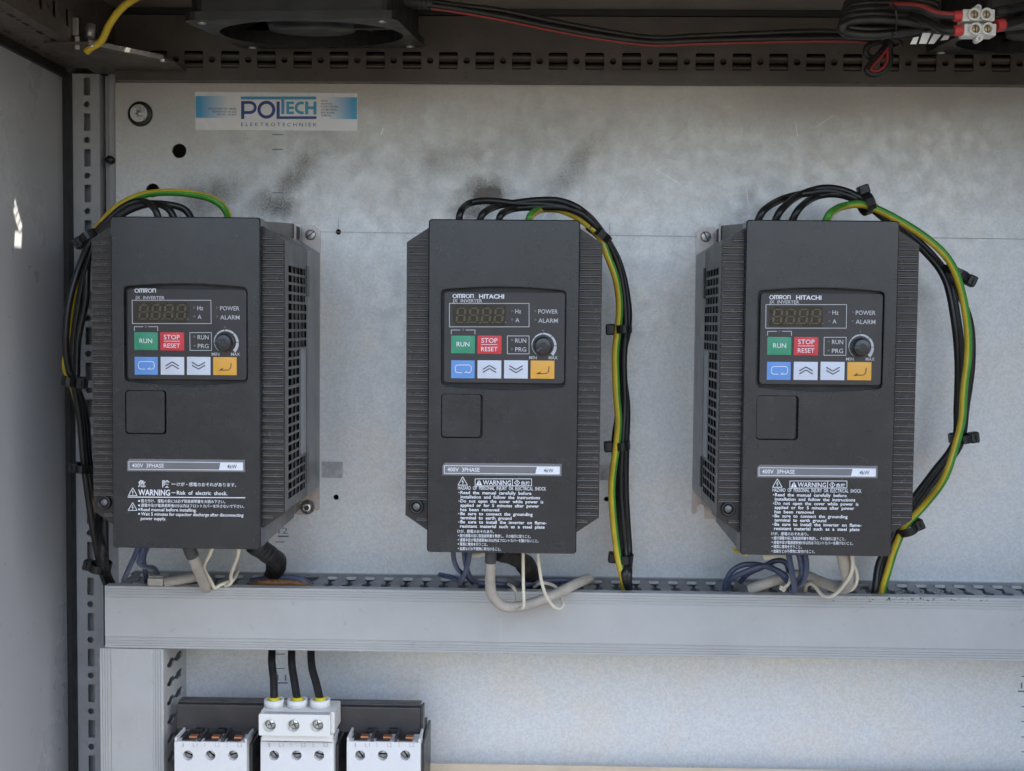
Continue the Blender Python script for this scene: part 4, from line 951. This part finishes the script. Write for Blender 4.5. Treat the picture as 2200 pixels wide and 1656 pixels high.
# first inverter
W('control_wire', [(300, 1168, -.125), (290, 1192, -.12), (276, 1222, -.10), (266, 1246, -.07)], 5.6, WBLU, 'slanting blue wire, outermost under the first inverter')
W('control_wire', [(309, 1168, -.125), (303, 1195, -.12), (299, 1208, -.115), (312, 1216, -.10), (330, 1219, -.08), (337, 1228, -.065), (341, 1240, -.05), (343, 1254, -.04)], 5.6, WBLU, 'kinked blue wire under the first inverter entering the duct')
W('control_wire', [(318, 1172, -.10), (309, 1196, -.09), (312, 1225, -.07), (316, 1258, -.05)], 5.2, WBLU, 'dark blue wire behind the kinked one under the first inverter')
W('motor_cable', [(403, 1166, -.13), (415, 1196, -.125), (428, 1228, -.11), (440, 1256, -.085), (444, 1262, -.07)], 12, WGRY, 'short grey cable dropping from the first inverter into the duct')
wire('heat_shrink_sleeve', [(402, 1164, -.13), (408, 1180, -.1285), (414, 1194, -.1258)], 14, SLEEVE, 'dark sleeve on the short grey cable under the first inverter', 'sleeve')
W('motor_cable', [(356, 1250, -.069), (385, 1245, -.069), (412, 1240, -.066), (436, 1236, -.058)], 11, WGRY, 'grey cable lying on the duct under the first inverter')
c = at(338, 1246, -.07)
cb = thing('cable_clip', c, 'square grey plastic clip on the end of the cable lying on the duct', 'clip')
a_ = pr(319, 1240, 352, 1256, -.072); MB().box(a_[0], a_[1], -.075, -.060, a_[2], a_[3], 0, .0008).build('body', WGRY, cb)
a_ = pr(322, 1234, 354, 1240, -.066); MB().box(a_[0], a_[1], -.070, -.058, a_[2]-.0005, a_[3], 0, .0006).build('cap', WGRY, cb)
W('signal_wire', [(458, 1170, -.125), (450, 1192, -.12), (439, 1212, -.11), (441, 1226, -.10), (451, 1244, -.085), (461, 1261, -.077), (474, 1255, -.076), (490, 1249, -.074), (500, 1246, -.068), (512, 1226, -.05)], 4.0, WWHT, 'white wire doubling back over the duct edge under the first inverter')
W('signal_wire', [(514, 1170, -.125), (510, 1196, -.12), (500, 1222, -.10), (496, 1238, -.085), (498, 1246, -.08), (493, 1254, -.078), (484, 1257, -.075)], 4.0, WWHT, 'white wire with a hooked end under the first inverter')
def corr(f, d): return 1+.04*math.sin(d*1500)+.06*math.sin(d*170+1)+.04*math.sin(d*410)
wire('corrugated_conduit', [(545, 1165, -.085), (572, 1186, -.075), (592, 1202, -.062), (592, 1222, -.045), (586, 1240, -.03)], 21, CORR, 'black corrugated conduit curving into the duct behind the first inverter', 'conduit', 'corrugated conduits', seg=14, rfun=corr, sub=14)
W('braided_cable', [(588, 1222, -.045), (590, 1240, -.035), (594, 1262, -.025)], 16, BRAID, 'amber braided cable emerging from the conduit behind the first inverter')
W('braided_cable', [(528, 1262, -.05), (560, 1251, -.058), (600, 1250, -.060), (640, 1252, -.058), (672, 1264, -.05)], 7, BRAID, 'amber braided cable lying in the open duct mouth')
W('control_cable', [(540, 1247, -.035), (590, 1240, -.042), (640, 1242, -.045), (668, 1258, -.045)], 7, WBLU, 'dark blue cable lying behind the amber braid in the duct')
# middle inverter
W('control_wire', [(974, 1174, -.125), (975, 1200, -.12), (984, 1222, -.10), (1000, 1236, -.075), (1015, 1250, -.05)], 5.2, WBLU, 'outer blue wire curving under the middle inverter')
W('control_wire', [(996, 1174, -.12), (999, 1200, -.115), (1005, 1228, -.09), (1016, 1244, -.07), (1032, 1251, -.06), (1080, 1254, -.058), (1096, 1260, -.05)], 5.4, WBLU, 'blue wire running along the duct under the middle inverter')
W('control_wire', [(1010, 1174, -.125), (1006, 1205, -.12), (998, 1232, -.095), (988, 1247, -.073), (970, 1239, -.066), (945, 1233, -.05)], 5.4, WBLU, 'blue wire crossing in front and turning back under the middle inverter')
W('motor_cable', [(1055, 1176, -.13), (1054, 1215, -.128), (1053, 1250, -.12), (1058, 1278, -.112), (1078, 1299, -.106), (1105, 1303, -.102), (1140, 1296, -.098), (1190, 1277, -.090), (1235, 1254, -.076), (1262, 1243, -.055), (1268, 1246, -.04)], 11.5, WGRY, 'thick grey cable looping in front of the duct under the middle inverter')
wire('heat_shrink_sleeve', [(1055, 1174, -.13), (1054.5, 1192, -.1295), (1054, 1207, -.1285)], 12.8, SLEEVE, 'dark sleeve on the looping grey cable under the middle inverter', 'sleeve')
W('signal_wire', [(1124, 1176, -.128), (1124, 1210, -.126), (1124.5, 1260, -.122), (1125.5, 1295, -.118), (1121, 1306, -.112), (1112, 1296, -.094), (1109, 1274, -.080), (1102, 1260, -.074), (1092, 1254, -.06)], 3.6, WWHT, 'white wire hooked around the looping grey cable')
W('signal_wire', [(1155, 1176, -.128), (1158, 1212, -.126), (1164, 1250, -.12), (1174, 1280, -.112), (1189, 1301, -.105), (1203, 1306, -.10), (1210, 1297, -.095), (1205, 1282, -.084), (1196, 1262, -.077), (1180, 1253, -.07), (1160, 1252, -.066), (1148, 1260, -.055)], 3.6, WWHT, 'white wire with a wide loose loop under the middle inverter')
wire('corrugated_conduit', [(1072, 1182, -.085), (1108, 1196, -.075), (1132, 1216, -.06), (1140, 1240, -.04), (1142, 1256, -.03)], 20, CORR, 'black corrugated conduit curving into the duct behind the middle inverter', 'conduit', 'corrugated conduits', seg=14, rfun=corr, sub=14)
W('control_cable', [(1120, 1256, -.05), (1160, 1248, -.042), (1220, 1246, -.035), (1260, 1258, -.03)], 7, WBLU, 'dark blue cable in the duct mouth below the middle inverter')
W('cable_stub', [(1012, 1192, -.10), (1022, 1191, -.10), (1040, 1186, -.10)], 6, WWHT, 'white cable stub just under the middle inverter')
# third inverter
W('control_wire', [(1693, 1178, -.125), (1697, 1205, -.12), (1703, 1235, -.11), (1707, 1262, -.095), (1704, 1271, -.088), (1699, 1262, -.08), (1690, 1246, -.072), (1670, 1226, -.066), (1635, 1213, -.062), (1598, 1212, -.06), (1572, 1226, -.058), (1560, 1248, -.054), (1557, 1266, -.05)], 6, WBLU, 'blue wire looping down and arching back toward the middle of the duct')
W('control_wire', [(1713, 1178, -.12), (1720, 1205, -.115), (1722, 1230, -.105), (1715, 1246, -.09), (1700, 1250, -.076), (1688, 1236, -.07), (1666, 1222, -.068), (1640, 1214, -.07), (1600, 1228, -.066), (1572, 1242, -.06), (1560, 1262, -.05)], 6, WBLU, 'second blue wire of the arch under the third inverter')
W('control_wire', [(1727, 1178, -.12), (1732, 1205, -.116), (1731, 1232, -.108), (1722, 1252, -.095), (1708, 1254, -.08), (1696, 1228, -.062), (1688, 1208, -.058), (1668, 1203, -.058), (1640, 1216, -.055), (1606, 1232, -.05), (1590, 1250, -.045)], 6, WBLU, 'innermost blue wire hanging under the third inverter')
W('motor_cable', [(1808, 1178, -.125), (1814, 1212, -.118), (1822, 1246, -.105), (1815, 1262, -.090), (1796, 1260, -.078), (1762, 1248, -.068), (1738, 1238, -.062), (1712, 1234, -.06), (1680, 1241, -.063), (1640, 1254, -.064), (1610, 1265, -.06)], 12, WGRY, 'thick grey cable turning along the duct under the third inverter')
W('signal_wire', [(1828, 1178, -.128), (1832, 1205, -.125), (1829, 1230, -.12), (1816, 1252, -.112), (1797, 1273, -.100), (1782, 1281, -.092), (1766, 1276, -.084), (1752, 1260, -.077), (1740, 1252, -.073), (1732, 1258, -.066), (1731, 1268, -.06)], 4.0, WWHT, 'white wire drooping over the duct edge under the third inverter')
W('signal_wire', [(1824, 1178, -.122), (1830, 1205, -.118), (1840, 1228, -.112), (1840, 1250, -.105), (1831, 1264, -.098), (1820, 1268, -.09), (1806, 1264, -.08)], 4.0, WWHT, 'white wire curling behind the thick grey cable end')
W('cable_stub', [(1640, 1195, -.09), (1652, 1194, -.09), (1672, 1190, -.09), (1690, 1192, -.085)], 7, WWHT, 'white cable stub just under the third inverter')
W('yellow_lead', [(1579, 1176, -.07), (1580, 1182, -.072), (1590, 1185, -.08), (1604, 1190, -.10)], 4.0, WYEL, 'tip of a yellow lead peeping out at the cover corner')
tie(1688, 1246, -.072, 60, 10, .008, -1, 'white cable tie holding the blue wires to the grey cable', WWHT, 3.0, .8)

# ================================================================== breakers, busbar, infeed terminal
YB = -.088; kb_ = pxm(YB); gC = 'three pole motor protection breakers'
def breaker(px0, px1, label):
    a, b_, _, z1 = pr(px0, 1593, px1, 1700, YB); z0 = z1-.090
    t = thing('circuit_breaker', ((a+b_)/2, YB/2, z0), label, 'breaker', gC)
    w = b_-a; hs = [at(px0+q, 1622, YB) for q in (28.5, 77, 125.5)]
    MB().plate(rrect(a, b_, z0, z1, .0006, 2), [circ(h.x, h.z, 11.3*kb_, 22) for h in hs], YB, YB+.008).build('front_face', WHITE, t)
    MB().box(a+.0003, b_-.0003, YB+.0081, YB+.022, z0, z1-.0006).build('front_body', WHITE, t)
    mb = MB().box(a+.001, b_-.001, YB+.0221, -.012, z0, z1-.004); mb.build('rear_body', BUSB, t)
    # raised partitions and contact slots on the top
    for i in range(4):
        x = a+.0006+(w-.0012)*i/3; MB().box(max(a, x-.0012), min(b_, x+.0012), YB+.0005, YB+.026, z1+.0001, z1+.0030, 0, .0003).build('top_rib', WHITE if i in (0, 3) else BUSB, t)
    for i, h in enumerate(hs):
        MB().box(h.x-.0055, h.x+.0055, YB+.0022, YB+.018, z1-.0005, z1+.0012).build('terminal_mouth', BLACK, t)
        MB().box(h.x-.0032+.003, h.x+.0032+.003, YB+.0045, YB+.0105, z1+.0014, z1+.0030).build('copper_tongue', COPPER, t)
        s_ = MB().lathe([(0, .0046), (.0031, .0046), (.0034, .0052), (.0034, .0080)], (h.x, YB, h.z), seg=18).build('terminal_screw', DULLZ, t)
        a2 = R(random.uniform(-60, 60)); dx_, dz_ = math.cos(a2)*.0032, math.sin(a2)*.0032; ex, ez = -math.sin(a2)*.00055, math.cos(a2)*.00055
        MB().flat([(h.x+dx_+ex, h.z+dz_+ez), (h.x-dx_+ex, h.z-dz_+ez), (h.x-dx_-ex, h.z-dz_-ez), (h.x+dx_-ex, h.z+dz_-ez)], YB+.0043).build('screw_slot', VOID, t, recalc=False)
    mb = MB()
    for s_, q in (('1', 17), ('L1', 39), ('3', 63), ('L2', 87), ('5', 111), ('L3', 135)): text(mb, s_, px0+q, px0+q+(3 if len(s_) == 1 else 10), 1603.5, 8.5, YB-.00015)
    mb.build('terminal_numbers', INKG, t, recalc=False)
    MB().box(b_+.0001, b_+.0022, YB+.010, -.016, z0, z1-.005, 0, .0003).build('side_plate', BUSB, t)
breaker(375, 530, 'white breaker with open terminals next to the upright duct')
breaker(560, 717, 'white breaker under the infeed terminal block with three black cables')
breaker(745, 903, 'white breaker with open terminals farthest from the upright duct')
# busbar
Yb = -.060
bb = thing('busbar', at(640, 1575, Yb), 'dark brown insulated busbar bridging the three breakers', 'busbar')
a, b_, z0, z1 = pr(379, 1516, 904, 1574, Yb)
MB().box(a, b_, Yb, Yb+.012, z0+.0015, z1, 0, .0008).build('insulated_bar', BUSB, bb)
MB().box(a+.0006, b_-.0006, Yb+.004, Yb+.016, z1+.0001, z1+.0018, 0, .0005).build('top_edge', BUSB, bb)
MB().box(b_+.0001, b_+.002, Yb-.001, Yb+.014, z0+.001, z1+.0005, 0, .0005).build('end_cap', BUSB, bb)
for p0 in (375, 560, 745):
    for q in (53, 101):
        c = at(p0+q, 1572, Yb-.004); MB().box(c.x-.0035, c.x+.0035, Yb-.006, Yb-.0002, c.z-.003, c.z+.003, 0, .0006).build('latch', BLACK, bb)
    for q in (32, 80, 128):
        c = at(p0+q, 1576, Yb-.002); MB().box(c.x-.006, c.x+.006, Yb-.0172, Yb-.0003, c.z-.003, c.z+.0022, 0, .0004).build('fork_cover', BUSB, bb)
# infeed terminal
Yi_ = -.100; ki = pxm(Yi_)
tb = thing('infeed_terminal', at(636, 1590, Yi_), 'cream three pole infeed terminal block on the middle breaker', 'terminal block')
a, b_, z0, z1 = pr(556, 1534, 717, 1580, Yi_)
hs = [at(q, 1557, Yi_) for q in (580, 631, 682)]
MB().plate(rrect(a, b_-.003, z0, z1, .0010, 3), [circ(h.x, h.z, 13*ki, 22) for h in hs], Yi_, Yi_+.007).build('front_face', CREAM, tb)
MB().box(a, b_-.0005, Yi_+.0071, -.0625, z0, z1+.0002, 0, .0006).build('body', CREAM, tb)
a2, b2, z2, z3 = pr(562, 1580, 715, 1592, Yi_+.004); MB().box(a2, b2, Yi_+.004, -.09, z2+.0002, z0-.0001, 0, .0005).build('skirt', CREAM, tb)
for h in hs:
    MB().lathe([(13*ki, -.0004), (15*ki, -.0005), (15*ki, 0), (13*ki, 0)], (h.x, Yi_, h.z), seg=22, caps=False).build('screw_collar', CREAM, tb)
    MB().lathe([(0, .0030), (.0030, .0030), (.0040, .0038), (.0040, .007)], (h.x, Yi_, h.z), seg=18).build('terminal_screw', ZINC, tb)
    mb = MB()
    for a_ in (20, 110): d_ = Vector((math.cos(R(a_)), math.sin(R(a_)))); e_ = Vector((-d_.y, d_.x))*.0004; d_ *= .0028; mb.flat([(h.x+d_.x+e_.x, h.z+d_.y+e_.y), (h.x-d_.x+e_.x, h.z-d_.y+e_.y), (h.x-d_.x-e_.x, h.z-d_.y-e_.y), (h.x+d_.x-e_.x, h.z+d_.y-e_.y)], Yi_+.0028-.00002*a_/20)
    mb.build('screw_cross', BUSB, tb, recalc=False)
zt_ = z1+.0003; Yc = -.080
MB().box(a+.004, b_-.004, -.098, -.094, zt_, zt_+.0001).build('top_marking', INKG, tb)
for q, cp in ((589, [(585, 1385), (584, 1420), (588, 1460), (592, 1500)]), (639, [(627, 1385), (627, 1425), (633, 1465), (639, 1500)]), (688, [(668, 1385), (670, 1430), (679, 1465), (689, 1500)])):
    c = at(q, 1522, Yc); c.z = zt_; h_ = at(q, 1500, Yc).z-zt_
    MB().lathe([(.0060, 0), (.0082, 0), (.0082, h_), (.0064, h_), (.0060, h_-.004), (.0060, 0)], c, 'z', 28).build('cable_collar', CREAM, tb)
    MB().lathe([(0, h_-.0045), (.0047, h_-.0045), (.0047, h_+.0012), (0, h_+.0012)], c, 'z', 20).build('yellow_ring', mat('yellow_ferrule', (.62, .52, .02), .4), tb)
    i = [589, 639, 688].index(q)
    P = [at(x, y, -.045-.012*k_) for k_, (x, y) in enumerate(cp)]; P[-1] = Vector((c.x, Yc, zt_+h_-.001)); P.insert(0, P[0]+Vector((0, .003, .02)))
    MB().tube(P, .0033, 12).build('feed_cable', WBLK, None, ('black feed cable into the terminal pole next to the upright duct', 'black feed cable into the middle terminal pole', 'black feed cable into the terminal pole farthest from the upright duct')[i], 'cable', 'feed cables into the infeed terminal')
# mounting rail behind the breakers
Ym = -.018
mr = thing('mounting_rail', at(1300, 1650, Ym), 'pale steel hat rail along the bottom edge behind the breakers', 'rail')
zr = (at(915, 1641, Ym).z+at(2000, 1655, Ym).z)/2; RAILM = mat('passivated_rail', (.66, .56, .42), .4, metal=.4, var=.1, speck=.3)
xr0 = vx1+.004
MB().box(xr0, .5, Ym, Ym+.001, zr-.010, zr).build('lip', RAILM, mr)
MB().box(xr0, .5, Ym+.0011, -.0012, zr-.011, zr-.010).build('web', RAILM, mr)
MB().box(xr0, .5, -.0011, -.0003, zr-.036, zr-.0101).build('back', RAILM, mr)

# ================================================================== fans and their leads under the roof
def make_fan():
    Wf, Df, Hf = .155, .150, .022
    t = thing('roof_fan', (0, 0, 0), 'x', 'fan', 'fans mounted under the cabinet roof')
    N = 40; hole = [(.070*math.cos(2*math.pi*i/N), .068*math.sin(2*math.pi*i/N)) for i in range(N)]
    out = rrect(-Wf/2, Wf/2, -Df/2, Df/2, .010, 4)
    mb = MB().plate(out, [hole], 0, .006, 'z'); mb.build('lower_frame', FAN, t)
    mb = MB().plate(rrect(-Wf/2+.004, Wf/2-.004, -Df/2+.004, Df/2-.004, .010, 4), [hole], .0061, .030, 'z'); mb.build('shroud', FAN, t)
    MB().lathe([(0, .0025), (.020, .0022), (.033, .0035), (.035, .009), (.035, .026)], (0, 0, 0), 'z', 32).build('hub', FAN, t)
    for i in range(7):
        a0 = 2*math.pi*i/7; vs, fs = [], []
        for j in range(5):
            r_ = .034+.033*j/4
            for s_, hz_ in ((0, .024), (.55, .008)):
                an = a0+s_+.10*j; vs.append((r_*math.cos(an), r_*math.sin(an), hz_))
        for j in range(4): fs.append((2*j, 2*j+1, 2*j+3, 2*j+2))
        n0 = len(vs); vs += [(x, y, z+.0012) for x, y, z in vs]; fs += [tuple(q+n0 for q in f[::-1]) for f in fs]
        MB().add(vs, fs, 0, True).build('blade', FAN, t)
    for sx in (-1, 1):
        for sy in (-1, 1): MB().lathe([(0, -.0016), (.0030, -.0012), (.0036, 0)], (sx*.066, sy*.064, 0), 'z', 12).build('mounting_screw', DULLZ, t)
    MB().box(-.006, .072, -.003, .003, .004, .007).build('strut', FAN, t)
    return t
fan = make_fan()
fan['label'] = 'black roof fan hanging above the company sticker'
pn = (at(416, 42, -.19)+at(874, 42, -.19))/2; pf = (at(486, 105, -.04)+at(903, 105, -.04))/2
fan.location = (pn+pf)/2; fan.rotation_euler = (math.atan2(pf.z-pn.z, .15), 0, R(-3)); WLOC[fan] = Vector(fan.location)
fan2 = copy_tree(fan, None, Vector((.568, .002, -.001))); fan2['label'] = 'black roof fan half out of the frame behind the wired terminal blocks'
for o_, f_ in ((0, fan), (1, fan2)):
    c = Vector(f_.location)
    MB().box(c.x-.066, c.x+.066, c.y-.060, c.y+.060, c.z+.033, ZC-.0002).build('fan_plinth', BLACK, None, ('black mounting plinth above the fan over the company sticker', 'black mounting plinth above the fan behind the terminal blocks')[o_], 'plinth', 'fan plinths')
# sunlit stripes on the second fan, put in as white strips below
mb = MB()
# connector and flat leads
gD = 'fan leads under the roof'
pc = at(905, 8, -.13)
cn = thing('fan_connector', pc, 'ribbed black plug where the flat lead leaves the fan', 'plug')
p0, p1 = at(868, 4, -.125), at(930, 8, -.125)
MB().tube([p0, (p0+p1)/2, p1], 16*pxm(-.125), 12, rfun=lambda f, d: 1-.25*f+.06*(1 if int(f*14) % 2 else -1)*(f > .5), sub=10).build('plug_body', BLACK, cn)
def lead(pts, r, label, red=False, **kw):
    P = [at(*q) for q in pts]; t = MB().tube(P, r, 8)
    o = t.build('flat_lead', WBLK, None, label, 'cable', gD)
    Q = [at(q[0], q[1]+r*(1.15 if red else 1.75)/pxm(q[2]), q[2]+(.0006 if red else 0)) for q in pts]; MB().tube(Q, r*(.48 if red else 1.), 8).build('second_core', REDM if red else WBLK, o)
    return o
lead([(925, 4, -.125), (985, 12, -.12), (1080, 24, -.11), (1180, 45, -.10), (1290, 66, -.09), (1400, 82, -.085), (1500, 78, -.085), (1620, 73, -.085), (1760, 68, -.085), (1850, 74, -.085), (1912, 84, -.088)], .0023, 'upper flat black lead sagging between the two fans')
lead([(925, 12, -.127), (985, 20, -.122), (1080, 37, -.112), (1180, 58, -.102), (1290, 78, -.092), (1400, 91, -.087), (1500, 88, -.087), (1620, 85, -.087), (1760, 82, -.087), (1850, 84, -.087), (1912, 92, -.09)], .0023, 'lower flat lead with a red core sagging between the two fans', red=True)
# coil of spare lead
mb = MB(); P = []
for i in range(5):
    y0 = 12+12*i; dpt = -.165-.004*i
    xL, xR = 1825-5*abs(2-i)*0 - 3*i, 1990-6*i
    P += [at(1905-4*i, y0+16, dpt), at(xL+8, y0+12, dpt-.004), at(xL-4, y0-2, dpt-.008), at(xL+22, y0-14, dpt-.006), at(1912-3*i, y0-16, dpt-.004)]
    P += [at(1995, y0-6, dpt-.006), at(2010, y0+4, dpt-.006), at(1990, y0+12, dpt-.002)]
mb.tube(P, .0032, 8, sub=5).build('coiled_lead', WBLK, None, 'tied coil of spare black fan lead under the roof', 'cable', gD)
tie(1908, 38, -.178, -75, 34, .014, 1, 'thin tie around the coil of spare fan lead', TIE, 1.6, .5)
o = MB().tube([at(*q) for q in ((1912, 90, -.098), (1895, 112, -.10), (1872, 138, -.10), (1864, 154, -.10), (1882, 160, -.10), (1902, 150, -.10), (1911, 132, -.10), (1910, 108, -.10), (1914, 92, -.10))], .0030, 8).build('lead_loop', WBLK, None, 'hanging loop of black lead with a red inner edge', 'cable', gD)
MB().tube([at(*q) for q in ((1908, 104, -.104), (1894, 122, -.1045), (1876, 142, -.1045), (1872, 151, -.1045), (1884, 153, -.1045), (1898, 145, -.1045), (1906, 130, -.1045), (1907, 110, -.1045))], .0013, 8).build('red_edge', REDM, o)
MB().tube([at(*q) for q in ((1878, 128, -.09), (1862, 118, -.09), (1864, 102, -.09), (1882, 94, -.09), (1902, 92, -.09))], .0026, 8).build('lead_loop', WBLK, None, 'smaller bend of lead behind the hanging loop', 'cable', gD)
tie(1914, 90, -.100, -20, 13, .008, 1, 'tie gathering the fan leads above the hanging loop', TIE, 3, .7)
# terminal strip
Yt2 = -.222; kt_ = pxm(Yt2); gE = 'terminal strip poles'
for nme, x0, y0, x1, y1, lb in (('upper', 2069, 20, 2138, 46, 'upper white connector block with two brass screws'), ('lower', 2072, 51, 2141, 77, 'lower white connector block with two brass screws')):
    a, b_, z0, z1 = pr(x0, y0, x1, y1, Yt2)
    t = thing('connector_block', ((a+b_)/2, Yt2, z0), lb, 'connector', gE)
    MB().box(a, b_, Yt2, Yt2+.012, z0, z1, 0, .0010).build('body', CREAM, t)
    for q in (22, 48):
        c = at(x0+q, (y0+y1)/2, Yt2)
        MB().lathe([(.0030, .0), (.0030, -.0030), (.0042, -.0030), (.0042, 0)], c, seg=20).build('screw_tower', CREAM, t)
        MB().lathe([(0, -.0016), (.0028, -.0014), (.0029, 0)], c, seg=14).build('screw', mat('brass', (.55, .43, .24), .35, metal=.9), t)
        MB().box(c.x-.0004, c.x+.0004, Yt2-.0019, Yt2-.0016, c.z-.0024, c.z+.0024).build('screw_slot', INKB, t)
    c = at((x0+x1)/2, y0-4 if nme == 'upper' else y1+5, Yt2)
    MB().lathe([(.0011, 0), (.0011, -.008), (.0022, -.008), (.0022, 0)], c+Vector((0, .009, 0)), seg=14).build('fixing_eye', CREAM, t)
for lb, pts, fe, two in (('black and red lead into the upper connector block', [(1915, 14, -.190), (1975, 18, -.205), (2010, 32, -.212), (2050, 36, -.217), (2072, 35, -.217)], ((2048, 36), (2070, 35)), 1), ('black lead into the lower connector block', [(1960, 34, -.190), (2000, 50, -.205), (2025, 64, -.212), (2050, 67, -.217), (2074, 65, -.217)], ((2049, 67), (2072, 65)), 0)):
    w = MB().tube([at(*q) for q in pts], .0031, 8).build('fan_wire', WBLK, None, lb, 'wire', gD)
    if two: MB().tube([at(q[0], q[1]-5, q[2]-.0016) for q in pts], .0018, 8).build('red_core', REDM, w)
    MB().tube([at(*fe[0], -.218), at((fe[0][0]+fe[1][0])/2, (fe[0][1]+fe[1][1])/2, -.218), at(*fe[1], -.218)], .0037, 10).build('red_ferrule', mat('red_sleeve', (.50, .04, .035), .45), w)
for lb, pts in (('black wire leaving the upper connector block', [(2136, 28, -.216), (2165, 22, -.212), (2205, 14, -.20), (2240, 4, -.19)]), ('black wire leaving the lower connector block', [(2140, 56, -.216), (2165, 52, -.212), (2205, 40, -.20), (2240, 28, -.19)])):
    w = MB().tube([at(*q) for q in pts], .0036, 8).build('fan_wire', WBLK, None, lb, 'wire', gD)
    if 'lower' in lb: MB().tube([at(2140, 56, -.2165), at(2147, 55, -.216), at(2154, 54, -.215)], .0042, 10).build('red_ferrule', MATS['red_sleeve'], w)
lbp = thing('sun_stripes', at(2000, 85, -.20), 'white strips standing in for sunlit stripes against the second fan', 'label')  # sun stripes by the fan, built as plain white strips
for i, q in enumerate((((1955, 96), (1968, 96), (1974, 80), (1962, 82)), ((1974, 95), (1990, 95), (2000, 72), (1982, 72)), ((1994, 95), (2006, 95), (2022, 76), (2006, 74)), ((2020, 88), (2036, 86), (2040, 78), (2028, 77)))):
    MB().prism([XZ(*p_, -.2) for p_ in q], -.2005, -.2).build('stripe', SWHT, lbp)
# earth wire in the corner
MB().tube([at(*q) for q in ((186, 112, -.105), (195, 104, -.107), (218, 88, -.11), (236, 52, -.115), (262, 18, -.12), (300, -8, -.125), (340, -25, -.13))], .0028, 12, GY, 1., phase=-1.2).build('earth_wire', [WYEL, WGRN], None, 'green and yellow earth wire running up to the roof in the corner', 'wire')
bpy.data.objects.remove(_fo); bpy.data.curves.remove(_fc)
